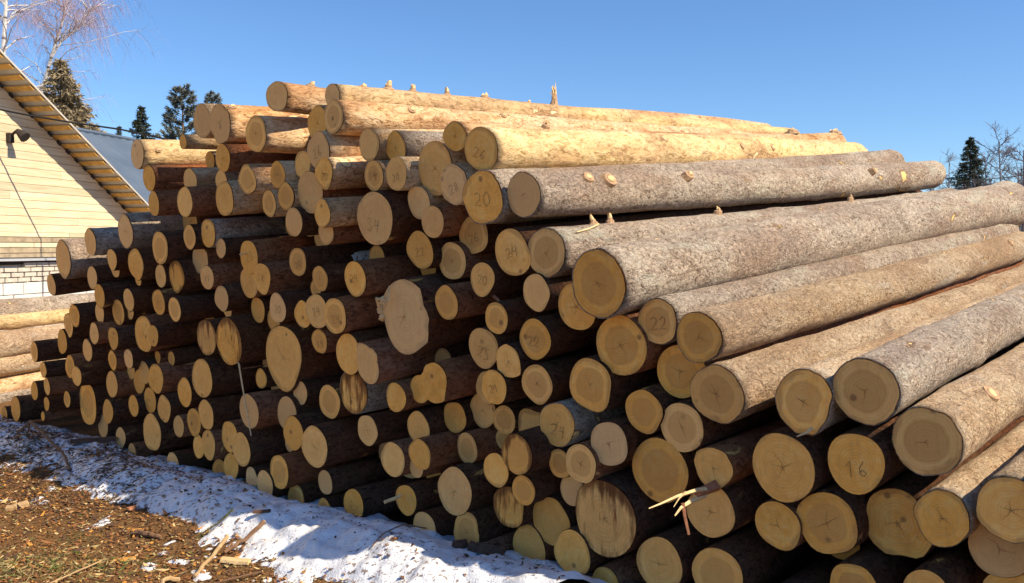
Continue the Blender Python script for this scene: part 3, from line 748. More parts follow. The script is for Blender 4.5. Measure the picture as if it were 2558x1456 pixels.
def splinter(nm, pts, w0, w1, mat, name='splinter'):
    """torn strip of wood; points given by picture position and distance in front of the log's own end"""
    o = LOG[nm]; z0 = (o['p'] - CAM) @ FWD
    P = np.array([local(nm, at_depth(u, v, z0 - d)) for u, v, d in pts])
    return MB().tube(P, np.linspace(w0, w1, len(P)), 4).build(name, mat, o['root'])
splinter('F38a', [(588, 890, -.01), (597, 910, .06), (604, 955, .22), (615, 1020, .32), (627, 1088, .38)], .008, .004, RAWWOOD)
for pts, a, b, m in [([(1845, 1188, -.10), (1800, 1207, .02), (1765, 1222, .10), (1740, 1232, .14)], .035, .02, REDBARK), ([(1770, 1222, .10), (1740, 1224, .16), (1690, 1240, .22), (1650, 1258, .27), (1620, 1270, .30)], .012, .003, RAWWOOD),
                     ([(1760, 1236, .10), (1725, 1252, .16), (1700, 1268, .20), (1685, 1288, .22)], .016, .004, RAWWOOD), ([(1705, 1256, .19), (1710, 1290, .20), (1720, 1335, .21)], .010, .007, REDBARK), ([(1712, 1228, .2), (1695, 1245, .22), (1682, 1266, .24)], .006, .002, RAWWOOD)]:
    splinter('P3', pts, a, b, m, 'bark_strip')
splinter('J17', [(948, 770, -.05), (940, 745, .01), (968, 752, .0), (972, 715, -.03)], .012, .006, RAWWOOD)
splinter('H51', [(1000, 1238, .0), (985, 1245, .03), (960, 1254, .07)], .011, .011, RAWWOOD)
splinter('B25', [(330, 718 + 90, -.1), (310, 815, .0), (290, 812, .03)], .006, .003, RAWWOOD)
splinter('F1', [(600, 636, .02), (615, 632, -.02)], .008, .004, RAWWOOD)
splinter('C1', [(310, 918, -.1), (270, 926, .0), (225, 940, .1)], .006, .004, REDBARK)
splinter('C14', [(495, 905, -.15), (440, 912, -.05), (400, 918, .0)], .007, .006, RAWWOOD)
splinter('J8', [(1232, 738, -.03), (1250, 756, .03), (1270, 775, .05)], .012, .003, REDBARK)
splinter('K9', [(1210, 1070, -.15), (1170, 1078, -.02), (1145, 1088, .05)], .012, .008, REDBARK)
splinter('F38a', [(660, 912, -.1), (630, 917, .0), (605, 921, .03)], .005, .002, REDBARK)
splinter('S7', [(2035, 1062, .0), (2015, 1080, .03), (1990, 1090, .05)], .012, .003, RAWWOOD)
splinter('J6', [(1495, 560, -.2), (1470, 572, -.1), (1440, 580, 0)], .006, .004, RAWWOOD)
splinter('E2', [(1385, 258, .0), (1383, 245, .02), (1374, 230, .03)], .006, .002, RAWWOOD)
# torn lip of the broken hinge on the massive log
o = LOG['J17']; mb = MB(); rg = np.random.default_rng(3)
for k in range(12):
    a = rg.uniform(-.1, .6); rr = o['r'] * rg.uniform(.86, 1.0); ln = rg.uniform(.01, .04)
    b0 = np.array([rr * math.cos(a), rr * math.sin(a), .01]); mb.tube([b0, b0 + [0, 0, -ln * .6], b0 + [.012, rg.uniform(-.01, .01), -ln]], [.022, .018, .006], 4)
mb.build('torn_fibres', RAWWOOD, o['root'])

# ------------------------------------------------------------------ second, smaller stack of long logs beside the house
SA = unit([.26, .966, 0]); SN = np.array([SA[1], -SA[0], 0])
S0 = CAM * [1, 1, 0] + np.array([-.535 * 10.4, 10.4, 0])
for k, (v, r, dn, bk, lab) in enumerate([(770, .155, .30, 'spruce', 'thick grey bark log on top of the low stack beside the brick wall'), (800, .085, .02, 'yellow', 'thin peeled yellow log in the low stack beside the brick wall'),
        (850, .155, .0, 'brown', 'thick scaly bark log under the peeled yellow log by the house'), (905, .130, -.02, 'brown', 'brown bark log in the middle of the low stack by the house'),
        (955, .130, .02, 'pine', 'orange pine log with bright chipped spots in the low stack by the house'), (1000, .10, -.03, 'spruce', 'grey bark log near the bottom of the low stack by the house'), (1040, .12, .03, 'brown', 'lowest log of the low stack by the house')]):
    d = ray(85, v); base = S0 - SN * dn; t = (base - CAM) @ SN / (d @ SN); c = CAM + d * t
    p = c - SA * 2.7; p[2] = max(p[2], r - .06); me, e0, e1, V, th = log_meshes(r, 6.0, 1.04, .02, True, 500 + k, .96, bend=.015)
    xa = unit(np.cross([0, 0, 1.0], SA)); root = empty('log', p, Matrix((xa, np.cross(SA, xa), SA)).transposed())
    me.materials.append(BARK[bk]); mesh_obj('bark', me, root); e0.materials.append(END['plain']); mesh_obj('sawn_end', e0, root); e1.materials.append(END['plain']); mesh_obj('sawn_end', e1, root)
    tag(root, lab, 'log')

# ------------------------------------------------------------------ timber house
Wd = unit([.23, .973, 0]); Wn = np.array([Wd[1], -Wd[0], 0]); W0 = np.array([-7.49, 14.0, 0]); UP = np.array([0, 0, 1.0])
def wallpt(u, v, off=0.0):
    d = ray(u, v); return CAM + d * (((W0 + Wn * off - CAM) @ Wn) / (d @ Wn))
def wc(p): return float((np.asarray(p) - W0) @ Wd), float(p[2])
def wp(t, z, n=0.0): return W0 + Wd * t + Wn * n + UP * z
tA, zA = wc(wallpt(1, 217)); tB, zB = wc(wallpt(307, 521)); SL = (zB - zA) / (tB - tA)
def roofz(t): return zA + SL * (t - tA)
SD = unit(Wd + UP * SL); SU = np.cross(Wn, SD); SU = SU if SU[2] > 0 else -SU          # down the slope, out of the roof
T_PEAK, T_EAVE, T_L = tA - 3.6, tB + .55, tA - 3.6 - (tB + .55 - tA + 3.6)
boards_m = NT('pine_siding', .7); co = boards_m.objco((1, 1, 1)); bc = boards_m.objco((.6, .6, 14))
n1 = boards_m.noise(bc, 3, 4, .6); n2 = boards_m.noise(co, 1.5, 2); c = boards_m.ramp(n1, [(.3, (.62, .47, .27)), (.55, (.74, .61, .40)), (.8, (.80, .70, .50))])
hs = boards_m.n('ShaderNodeHueSaturation'); boards_m.put(hs.inputs['Color'], c); boards_m.put(hs.inputs['Value'], boards_m.math('ADD', .85, boards_m.math('MULTIPLY', boards_m.rand(), .3)))
kn = boards_m.voro(boards_m.objco((1, 1, 2.5)), 3.2); c = boards_m.mix(boards_m.math('SUBTRACT', 1.0, boards_m.step(kn, .02, .06)), hs.outputs[0], (.25, .13, .06)); boards_m.bump(n1, .3, .004); SIDING = boards_m.col(c)
OLDBOARD = plain('weathered_boards', (.40, .31, .20), .85, .4, 9, .4)
BRICK = plain('lime_washed_brick', (.62, .55, .45), .95, .18, 14, .8, .008); BRICKR = plain('red_brick', (.45, .20, .11), .95, .3, 14, .8, .008)
BLOCK = plain('white_washed_block', (.72, .69, .63), .95, .12, 9, .8, .01); MORTAR = plain('mortar', (.60, .55, .46), .95, .25, 30, .8, .008)
BATTEN = plain('roof_battens', (.66, .40, .12), .8, .3, 12, .3); METAL_U = plain('metal_sheet_underside', (.55, .54, .52), .5, .12, 5, 0); DARKGAP = plain('dark_timber_gap_shade', (.05, .04, .035), .9, .2, 9, 0)
house = empty('timber_house', wp((T_PEAK), 0)); tag(house, 'house with pale board gable over a lime-washed brick wall', 'house')
hl = np.array(house.location)
def H(mb, name, mats, smooth=False, parent=None):
    for v in mb.v: v -= hl
    return mb.build(name, mats, parent or house, smooth)
mb = MB()                                                                              # solid core behind the cladding, gable shaped
ts = [T_L + .4, T_PEAK, T_EAVE - .35]; zs = [roofz(T_EAVE - .35) - .08, roofz(T_PEAK) - .08, roofz(T_EAVE - .35) - .08]
poly = [wp(ts[0], -.3, -.05), wp(ts[2], -.3, -.05), wp(ts[2], zs[2], -.05), wp(ts[1], zs[1], -.05), wp(ts[0], zs[0], -.05)]
back = [q - Wn * 9 for q in poly]
mb.add(poly + back, [(0, 1, 2, 3, 4), (9, 8, 7, 6, 5), (0, 5, 6, 1), (1, 6, 7, 2), (4, 9, 5, 0)]); H(mb, 'wall', MORTAR)
pitch = .125; z = 1.98; k = 0
while z < roofz(T_PEAK) - .2:
    lo, hi = z - pitch / 2 + .003, z + pitch / 2 - .003; e = lambda q: min(T_EAVE - .36, tA + (q - .02 - zA) / SL); mid = T_PEAK + rnd.uniform(-.5, .9) * (e(hi) - T_PEAK)
    for ab in ([(2 * T_PEAK - e(lo), 2 * T_PEAK - e(hi), mid - .002, mid - .002), (mid + .002, mid + .002, e(lo), e(hi))] if k % 3 == 1 else [(2 * T_PEAK - e(lo), 2 * T_PEAK - e(hi), e(lo), e(hi))]):
        al, ah, bl, bh = ab; jn = rnd.uniform(0, .004)
        V = [wp(t, q, n + jn) for n in (-.034, -.002) for t, q in ((al, lo), (bl, lo), (bh, hi), (ah, hi))]
        H(MB().add(V, [(0, 3, 2, 1), (4, 5, 6, 7), (0, 1, 5, 4), (1, 2, 6, 5), (2, 3, 7, 6), (3, 0, 4, 7)]), 'board', SIDING)
    z += pitch; k += 1
z = 1.945
for j, (hh, mt) in enumerate([(.10, SIDING), (.085, OLDBOARD), (.08, SIDING), (.085, OLDBOARD), (.07, OLDBOARD)]):     # older, mixed boards at the foot of the gable
    z -= hh; x = T_L + .45 - j * .37
    while x < T_EAVE - .4:
        ln = rnd.uniform(1.2, 3.0); b = min(x + ln, T_EAVE - .36); H(MB().box(wp((x + b) / 2, z + hh / 2, -.022 + rnd.uniform(0, .008)), Wd * ((b - x) / 2 - .004), Wn * .016, UP * (hh / 2 - .005)), 'board', mt); x = b
z -= .02; ZB = z - .055
H(MB().box(wp((T_L + T_EAVE) / 2, z - .012, .03), Wd * ((T_EAVE - T_L) / 2 - .4), Wn * .075, UP * .018), 'flashing', plain('zinc_flashing', (.45, .46, .48), .45, .1, 5, 0))
H(MB().box(wp((T_L + T_EAVE) / 2, z - .06, -.03), Wd * ((T_EAVE - T_L) / 2 - .42), Wn * .03, UP * .03), 'sill_beam', DARKGAP)
bz = ZB; row = 0
bm = bpy.data.meshes.new('brick')
def brick(t, z, hw, hh, mt, name, nn=0):
    return H(MB().box(wp(t, z, -.03 + rnd.uniform(-.006, .008) + nn), Wd * hw + UP * rnd.uniform(-.003, .003), Wn * .05, UP * hh), name, mt)
while bz > 1.16:
    x = -4.0 + (row % 2) * .13
    while x < T_EAVE - .55:
        if not (row == 0 and rnd.random() < .35): brick(x + .125, bz - .034, .118 + rnd.uniform(-.006, .004), .030, BRICKR if rnd.random() < .07 else BRICK, 'brick')
        x += .26
    bz -= .077; row += 1
for rw, (hh, mt) in enumerate([(.085, BLOCK), (.11, BLOCK), (.15, BLOCK), (.19, BLOCK), (.19, BLOCK)]):
    x = -4.0 + (rw % 2) * .2
    while x < T_EAVE - .6: brick(x + .2, bz - hh - .006, .193, hh, mt, 'block', .012); x += .4
    bz -= 2 * hh + .012
OH = .46                                                                              # gable overhang: battens running out over the wall, sheet metal above
sp = 22.6 / 307 * 0 + (tB - tA) / 14.0
j = -18
while True:
    t = tA + (j + .45) * sp
    if t > T_EAVE: break
    if t > T_PEAK:
        H(MB().box(wp(t, roofz(t), OH / 2 - .04) + SU * .05, Wn * (OH / 2 + .04), SD * (sp / SD[:2].dot(Wd[:2]) * .215), SU * .010), 'roof_batten', BATTEN)
        H(MB().box(wp(t + sp * .5, roofz(t + sp * .5), .0) + SU * .02, Wn * .006, SD * (sp * .24), SU * .022), 'gap_shade_box', DARKGAP)  # dark boxes stand in for the shade inside the gaps between battens
    j += 1
roof_m = NT('grey_metal_roof', .6); co = roof_m.objco((1, 1, 1), False); c = roof_m.ramp(roof_m.noise(co, 1.2, 4), [(.3, (.085, .115, .16)), (.7, (.12, .155, .205))]); ROOF = roof_m.col(c)
for side in (1, -1):
    dn = SD if side == 1 else unit(-Wd + UP * SL); un = SU if side == 1 else unit(np.array([-1, -1, 1]) * 0 + np.cross(dn, Wn) * (1 if np.cross(dn, Wn)[2] > 0 else -1))
    ln = (T_EAVE - T_PEAK) / abs(dn[:2] @ Wd[:2]); c = wp(T_PEAK, roofz(T_PEAK), OH / 2 - 4.5) + dn * ln / 2 + un * .078
    H(MB().box(c, dn * ln / 2, Wn * (4.5 + OH / 2 + .01), un * .005), 'roof_sheet', METAL_U)
H(MB().box(wp(T_PEAK, roofz(T_PEAK), OH + .02) + SD * ((T_EAVE - T_PEAK) / 2 / SD[:2].dot(Wd[:2])) + SU * .082, SD * ((T_EAVE - T_PEAK) / 2 / SD[:2].dot(Wd[:2])), Wn * .008, SU * .014), 'roof_edge_strip', plain('edge_strip', (.55, .50, .42), .6, .15, 8, 0))
# lamp on the gable
lp = wallpt(21, 345); root = empty('wall_lamp', lp); tag(root, 'small dark lamp fixed on the board gable', 'lamp')
Q = lambda *a: np.array(a, float)
MB().box(Wn * .03, Wd * .05, Wn * .03, UP * .07).build('lamp_base', DARKGAP, root)
MB().tube([Wn * .04 + UP * .03, Wn * .14 + UP * .10, Wn * .20 + UP * .08], [.02, .02, .02], 6).build('lamp_arm', DARKGAP, root)
MB().tube([Wn * .16 + UP * .11, Wn * .24 + UP * .05, Wn * .30 + UP * .0], [.035, .07, .085], 10).build('lamp_shade', DARKGAP, root)

# wing with the ribbed metal roof
RO, EO = -3.0, .35
def planept(u, v, off): d = ray(u, v); return CAM + d * (((W0 + Wn * off - CAM) @ Wn) / (d @ Wn))
ra = planept(158, 321, RO); rb = planept(338, 353, RO); zr = (ra[2] + rb[2]) / 2; t0 = (ra - W0) @ Wd - .8; t1 = (rb - W0) @ Wd
ze = zr - (EO - RO) * math.tan(math.radians(33)); dn = unit(Wn * (EO - RO) + UP * (ze - zr)); un = np.cross(Wd, dn); un = un if un[2] > 0 else -un; ln = (EO - RO) / (dn @ Wn)
wing = empty('metal_roofed_wing', W0 + Wd * t0 + Wn * RO); tag(wing, 'wing with blue-grey ribbed metal roof behind the board gable', 'house'); wl = np.array(wing.location)
mb = MB(); n = int((t1 - t0) / .09)
for sgn in (1, -1):
    V = []; d2 = dn if sgn == 1 else unit(-Wn * (EO - RO) + UP * (ze - zr)); u2 = un if sgn == 1 else unit(np.cross(d2, Wd) * np.sign(np.cross(d2, Wd)[2]))
    for i in range(n + 1):
        b = UP * zr + Wd * (t1 - t0) * i / n + u2 * (.022 if i % 3 == 0 else 0.0); V += [b, b + d2 * ln]
    mb.add(V, [(2 * i, 2 * i + 1, 2 * i + 3, 2 * i + 2) for i in range(n)])
mb.build('roof', ROOF, wing)
MB().tube([UP * (zr + .03), UP * (zr + .03) + Wd * (t1 - t0)], .05, 6).build('ridge_cap', ROOF, wing)
hw = EO - RO - .25; mb = MB(); a = [UP * -.3 - Wn * hw, UP * -.3 + Wn * hw, UP * (ze - .0) + Wn * hw, UP * (zr - .12), UP * (ze - .0) - Wn * hw]; L1 = (t1 - t0) - .3
mb.add(a + [q + Wd * L1 for q in a], [(0, 1, 2, 3, 4), (9, 8, 7, 6, 5), (1, 6, 7, 2), (0, 4, 9, 5)]); mb.build('wall', OLDBOARD, wing)

# cables
CABLE = plain('black_cable', (.02, .02, .022), .6, .1, 5, 0)
def cable(pts, r, lab):
    tag(MB().tube(pts, r, 5).build('power_cable', CABLE), lab, 'cable')
c0 = wallpt(-60, 262, .02); c1 = at_depth(300, 323, 13.2); c2 = at_depth(480, 362, 12.6)
cable([c0, (c0 * 2 + c1) / 3 + UP * -.02, (c0 + 2 * c1) / 3 - UP * .02, c1, c2, at_depth(900, 430, 11.8)], .014, 'black power cable running from the house gable behind the log stack')

# ------------------------------------------------------------------ trees
BIRCHW = NT('birch_bark', .8); co = BIRCHW.objco((1, 1, 5)); nn = BIRCHW.noise(co, 2.2, 4, .6); BIRCHW = BIRCHW.col(BIRCHW.ramp(nn, [(.36, (.06, .05, .045)), (.46, (.60, .56, .50)), (.7, (.78, .75, .70))]))
TWIG = plain('birch_twigs', (.42, .30, .34), .9, .25, 3, 0); DTWIG = plain('bare_twigs', (.17, .14, .14), .9, .25, 3, 0); TRUNKM = plain('conifer_trunk', (.16, .10, .065), .95, .35, 14, .6, .02)
def leafm(name, c1, c2):
    m = NT(name, .85); n = m.noise(m.objco((1, 1, 1)), .9, 3); return m.col(m.ramp(n, [(.35, c1), (.65, c2)]))
SPRUCE_G = leafm('spruce_needles', (.025, .034, .020), (.060, .070, .040)); PINE_G = leafm('pine_needles', (.10, .115, .095), (.20, .21, .17)); BROWN_G = leafm('brownish_needles', (.22, .17, .095), (.38, .30, .18))
def conifer(base, h, spread, mat, lab, seed, kind='spruce', n_wh=26, low=.12, name='spruce_tree', group=None, dens=1.0):
    rg = np.random.default_rng(seed); base = np.asarray(base, float); root = empty(name, base); tag(root, lab, 'tree', group)
    MB().tube([(0, 0, -.3), (0, 0, h * .5), (0, 0, h)], [h * .014 + .03, h * .009 + .015, .008], 7).build('trunk', TRUNKM, root)
    cr = MB(); cl = [np.zeros((0, 3, 3))]
    for w in range(n_wh):
        f = low + (1 - low) * (w + rg.uniform(-.3, .3)) / n_wh; f = min(.985, max(low, f)); zz = f * h
        if kind == 'spruce': R = spread * (1 - f) ** .95 + .05
        else: R = spread * (.35 + .65 * math.sin(math.pi * min(1, max(.05, (1.02 - f) / .9)) ** .8))
        nb = rg.integers(4, 7) if kind == 'spruce' else rg.integers(2, 5)
        for b in range(nb):
            a = rg.uniform(0, 6.28); l = R * rg.uniform(.55, 1.12); dr = np.array([math.cos(a), math.sin(a), 0]); k = np.linspace(0, 1, 5)[:, None]
            sag = (-.22 * k + .16 * k ** 2) if kind == 'spruce' else (.30 * k + .25 * k ** 2)
            P = np.array([0, 0, zz]) + dr * l * k + np.array([0, 0, 1]) * l * sag; cr.tube(P, np.linspace(.012, .004, 5) * (1 + h * .05), 3, False)
            m = int((110 if kind == 'spruce' else 120) * dens * (l / max(spread, .3)) + 14); t = rg.uniform(.15 if kind == 'spruce' else .45, 1.02, m) ** .8
            c = np.array([0, 0, zz]) + dr * l * t[:, None] + np.array([0, 0, 1]) * l * (np.interp(t, k[:, 0], sag[:, 0]))[:, None]
            wd = (.02 + .10 * l * (1.2 - t))[:, None]; c = c + rg.normal(size=(m, 3)) * wd * [.9, .9, .7 if kind == 'spruce' else .9]
            s = rg.uniform(.03, .065, (m, 1)) * (1 + spread * .12); d1 = unit_rows(rg.normal(size=(m, 3)) + dr * 1.2 + ([0, 0, -.6] if kind == 'spruce' else [0, 0, .9])); d2 = unit_rows(np.cross(d1, rg.normal(size=(m, 3))))
            cl.append(np.stack([c - d2 * s * .35, c + d2 * s * .35, c + d1 * s * 1.9], 1))
    T = np.concatenate(cl); cr.add(T.reshape(-1, 3), [(3 * i, 3 * i + 1, 3 * i + 2) for i in range(len(T))]); cr.build('crown', mat, root); return root
def unit_rows(v): return v / (np.linalg.norm(v, axis=1)[:, None] + 1e-9)
def tree_at(u, vtop, depth): p = at_depth(u, vtop, depth); return (p[0], p[1], 0.0), p[2]
b, h = tree_at(150, 146, 22); conifer((b[0], b[1], 0), h, 3.0, BROWN_G, 'tall brownish green pine standing behind the board gable', 1, 'spruce', 70, .45, 'pine_tree', None, 1.6)
b, h = tree_at(352, 262, 42); conifer(b, h, 2.8, SPRUCE_G, 'small dark spruce above the metal roof', 2, n_wh=44, low=.6, dens=1.3)
b, h = tree_at(297, 312, 45); conifer(b, h, .9, SPRUCE_G, 'spindly young spruce tip above the metal roof', 3, n_wh=36, low=.6)
b, h = tree_at(455, 222, 30); conifer(b, h, .62, PINE_G, 'open branched young pine rising beside the top logs', 4, 'pine', 36, .55, 'pine_tree', None, 1.0)
b, h = tree_at(527, 230, 34); conifer(b, h, .5, PINE_G, 'pine tip showing just above the top logs', 5, 'pine', 30, .6, 'pine_tree', None, 1.0)
b, h = tree_at(418, 325, 38); conifer(b, h, .6, PINE_G, 'low pine crown behind the sunlit yellow log', 8, 'pine', 16, .4, 'pine_tree', None, 1.0)
b, h = tree_at(232, 308, 48); conifer(b, h, .5, PINE_G, 'small pine tip over the metal roof ridge', 9, 'pine', 16, .5, 'pine_tree', None, .8)
b, h = tree_at(2424, 340, 46); conifer(b, h, 3.1, SPRUCE_G, 'dark spruce standing beyond the far butts of the logs', 6, n_wh=64, low=.4, dens=1.0)

def bare_tree(name, lab, trunks, seed, tw, bark, nbr, reach, droop, group=None, twigs=16, thin=.005):
    """trunks: list of polylines with base radius; limbs and drooping twigs fill a hazy crown"""
    rg = np.random.default_rng(seed); b0 = np.asarray(trunks[0][0][0], float); root = empty(name, (b0[0], b0[1], 0)); tag(root, lab, 'tree', group); off = np.array([b0[0], b0[1], 0])
    for P, r0 in trunks:
        P = np.asarray(P, float) - off; MB().tube(P, np.linspace(r0, r0 * .3, len(P)), 7).build('trunk', bark, root)
        cum = np.linspace(0, 1, len(P)); limbs, cr = MB(), MB()
        for _ in range(nbr):
            f = rg.uniform(.22, 1.0); s = np.array([np.interp(f, cum, P[:, k]) for k in range(3)]); a = rg.uniform(0, 6.28)
            l = reach * rg.uniform(.45, 1.0) * (1.15 - .6 * f); d = unit([math.cos(a), math.sin(a), rg.uniform(.5, 1.4)]); k = np.linspace(0, 1, 6)[:, None]
            B = s + d * l * k + np.array([math.cos(a), math.sin(a), 0]) * .25 * l * k ** 2 - UP * .15 * l * k ** 2 + np.cumsum(rg.normal(size=(6, 3)) * .03 * l, 0) * (k > 0)
            limbs.tube(B, np.linspace(r0 * .28, thin * 1.2, 6), 4, False)
            for _ in range(twigs):
                g = rg.uniform(.2, 1.0); q = np.array([np.interp(g, k[:, 0], B[:, j]) for j in range(3)]); e = unit(d + rg.normal(size=3) * .7); tl = l * rg.uniform(.18, .42); kk = np.linspace(0, 1, 4)[:, None]
                T = q + e * tl * kk - UP * droop * tl * kk ** 2; cr.tube(T, np.linspace(thin, thin * .5, 4), 3, False)
                for _ in range(3):
                    g2 = rg.uniform(.3, 1); q2 = np.array([np.interp(g2, kk[:, 0], T[:, j]) for j in range(3)]); e2 = unit(e + rg.normal(size=3) * .8 - UP * droop * .8); cr.tube([q2, q2 + e2 * tl * .3, q2 + e2 * tl * .5 - UP * droop * tl * .35], [thin * .6, thin * .5, thin * .35], 3, False)
        limbs.build('limbs', bark if name == 'birch_tree' else tw, root); cr.build('crown', tw, root)
    return root
A = lambda u, v, z: at_depth(u, v, z)
g = A(20, 700, 24); g[2] = 0
bare_tree('birch_tree', 'leaning white birch with purplish bare twigs behind the gable', [([g, A(62, 330, 24), A(95, 260, 24), A(132, 130, 24), A(160, 40, 24), A(182, -90, 24)], .075), ([A(130, 140, 24), A(152, 105, 24.3), A(195, 70, 24.5), A(230, 20, 24.5)], .04)], 21, TWIG, BIRCHW, 38, 2.4, 1.1, twigs=14, thin=.0034)
g = A(-5, 700, 22); g[2] = 0
bare_tree('birch_tree', 'upright white birch at the peak side of the gable', [([g, A(0, 300, 22), A(8, 130, 22), A(15, 0, 22), A(20, -150, 22)], .085)], 22, TWIG, BIRCHW, 36, 2.3, 1.1, twigs=14, thin=.0034)
for k, (u, v, z) in enumerate([(2500, 352, 44), (2548, 375, 40), (2465, 390, 52), (2362, 412, 55), (2590, 360, 42), (2535, 430, 50)]):
    g = A(u, 640, z); top = A(u + (8 if k % 2 else -6), v, z); g[2] = 0; m = g + (top - g) * .55 + np.array([.1, 0, 0])
    bare_tree('bare_tree', 'leafless thin tree beyond the far butts of the logs', [([g, (g + m) / 2, m, top], .07)], 40 + k, DTWIG, DTWIG, 30, 2.6, -.1, 'leafless trees beyond the logs', 12, .011)
# brushwood and trees filling the far edge of the yard
for k in range(26):
    u = rnd.uniform(2290, 2750); z = rnd.uniform(40, 60); g = A(u, 640, z); g[2] = 0; hgt = rnd.uniform(3.2, 5.0)
    bare_tree('bush', 'leafless bush in the thicket beyond the logs', [([g, g + UP * hgt * .5 + [rnd.uniform(-.3, .3), 0, 0], g + UP * hgt], .03)], 80 + k, DTWIG, DTWIG, 22, 1.7, -.2, 'leafless bushes beyond the logs', 9, .010)
w0 = A(2200, 468, 36); cable([w0, A(2380, 456, 36), A(2557, 438, 36), A(2800, 410, 36)], .015, 'thin overhead wire crossing the dark spruce')

# ------------------------------------------------------------------ litter, sticks
def gz(x, y): return float(np.maximum(ground_h(np.array(x), np.array(y)), ground_h(np.array(x), np.array(y)) + snow_t(np.array(x), np.array(y))))
LEAF = [plain('leaf_brown', (.26, .11, .038), .8, .4, 30, 0), plain('leaf_orange', (.54, .25, .05), .75, .35, 30, 0), plain('wood_chip', (.62, .43, .20), .75, .3, 30, 0), plain('bark_crumb', (.10, .055, .035), .9, .4, 30, 0), plain('dry_grass', (.36, .28, .12), .8, .3, 30, 0), plain('moss_green', (.10, .13, .03), .9, .35, 30, 0)]
def litter(name, n, region, sizes, mats, weights, lift, lab, seed, flat=.5, aspect=(.35, .8)):
    rg = np.random.default_rng(seed); P = region(rg, n); x, y = P[:, 0], P[:, 1]
    z = np.maximum(ground_h(x, y), ground_h(x, y) + snow_t(x, y)) + lift; m = len(x); L = rg.uniform(*sizes, m) * rg.uniform(.5, 1, m); W = L * rg.uniform(*aspect, m)
    a = rg.uniform(0, 6.28, m); tl = rg.normal(size=(m, 2)) * flat * .5; d1 = unit_rows(np.stack([np.cos(a), np.sin(a), tl[:, 0]], 1)); d2 = unit_rows(np.stack([-np.sin(a), np.cos(a), tl[:, 1]], 1))
    c = np.stack([x, y, z], 1); cu = np.array([0, 0, 1.0]) * (L * .16)[:, None]
    V = np.stack([c - d1 * L[:, None] / 2 + cu, c - d2 * W[:, None] / 2, c + d1 * L[:, None] / 2 + cu * rg.uniform(0, 2, (m, 1)), c + d2 * W[:, None] / 2 + cu * rg.uniform(0, 1, (m, 1))], 1)
    mb = MB(); mb.v.append(V.reshape(-1, 3)); mb.f = [q for i in range(m) for q in ((4 * i, 4 * i + 1, 4 * i + 2), (4 * i, 4 * i + 2, 4 * i + 3))]; mb.m = np.repeat(rg.choice(len(mats), m, p=weights), 2).tolist()
    return tag(mb.build(name, mats), kind='stuff')
def reg_ground(rg, n):
    s = rg.uniform(.55, 3.0, n * 2); q = rg.uniform(-.6, 6.5, n * 2); P = G0[None, :2] + FNRM[None, :2] * s[:, None] + FDIR[None, :2] * q[:, None]
    k = (snow_t(P[:, 0], P[:, 1]) < .012) | (rg.random(n * 2) < .06); return P[k][:n]
def reg_snow(rg, n):
    s = rg.uniform(.0, 1.0, n * 3) ** .9; q = rg.uniform(-.4, 6.6, n * 3); P = G0[None, :2] + FNRM[None, :2] * s[:, None] + FDIR[None, :2] * q[:, None]
    k = rg.random(n * 3) < (.06 + .94 * sstep(q, 1.6, 4.6)) * (.35 + .65 * (vnoise(P[:, 0], P[:, 1], 1, 4) > 0)); return P[k][:n]
litter('leaf_litter', 32000, reg_ground, (.012, .042), LEAF, [.50, .09, .07, .22, .11, .01], .006, '', 1, .7)
litter('wood_shavings', 1500, reg_ground, (.03, .09), LEAF, [.4, .1, .25, .15, .1, 0], .012, '', 2, .6, (.06, .22))
litter('bark_crumbs', 9000, reg_snow, (.008, .05), LEAF, [.25, .03, .04, .66, .02, 0], .004, '', 3, .5)
litter('grass', 1300, lambda rg, n: (on_ground(70, 1385)[:2] + rg.normal(size=(n, 2)) * [.35, .12]), (.02, .07), LEAF, [.1, 0, 0, 0, .55, .35], .008, '', 4, 1.2, (.05, .12))

STICK = plain('stick_bark', (.20, .11, .06), .9, .35, 25, .5); STICKL = plain('pale_stick', (.46, .30, .15), .85, .3, 25, .4)
def stick(pts, r0, r1, mat, lab, name='stick', lift=.012, extra=None):
    P = []
    for u, v, h in pts: g = on_ground(u, v, -.03); P.append([g[0], g[1], gz(g[0], g[1]) + lift + h])
    P = np.array(P); o = P[0].copy(); root = empty(name, o); tag(root, lab, 'stick')
    k = np.linspace(0, 1, 9); Pi = np.stack([np.interp(k, np.linspace(0, 1, len(P)), P[:, j] - o[j]) for j in range(3)], 1); Pi[1:-1] += nrg.normal(size=(7, 3)) * r0 * .25
    MB().tube(Pi, np.linspace(r0, r1, 9), 7).build('stem', mat, root); n = unit(Pi[0] - Pi[1])
    MB().tube([Pi[0] + n * .001, Pi[0] + n * .004], [r0 * .95, r0 * .9], 7).build('cut_end', RAWWOOD, root)
    return root, Pi
stick([(68, 1250, .01), (45, 1252, .0), (18, 1256, .0)], .030, .028, STICKL, 'short yellow cut branch piece lying on the leaf litter')
rt, Pi = stick([(78, 1132, .12), (120, 1150, .07), (160, 1172, .03), (176, 1195, .0)], .014, .008, STICK, 'bent broken branch arching over the snow edge')
MB().tube([Pi[0], Pi[0] + [-.08, -.03, -.08], Pi[0] + [-.14, -.05, -.14]], [.012, .008, .004], 5).build('twig', STICK, rt); MB().tube([Pi[0], Pi[0] + [-.04, .03, -.10], Pi[0] + [-.10, .02, -.16]], [.010, .006, .003], 5).build('twig', STICK, rt)
stick([(338, 1322, .01), (370, 1330, .01), (402, 1334, .01)], .018, .012, STICK, 'dark rotten stick lying at the snow edge')
stick([(568, 1358, .03), (530, 1385, .02), (485, 1420, .0)], .012, .010, STICKL, 'long light brown stick leaning on the split wood piece')
stick([(660, 1352, .02), (610, 1365, .02), (560, 1378, .01)], .013, .010, STICK, 'reddish brown stick lying on the snow beside the split wood piece')
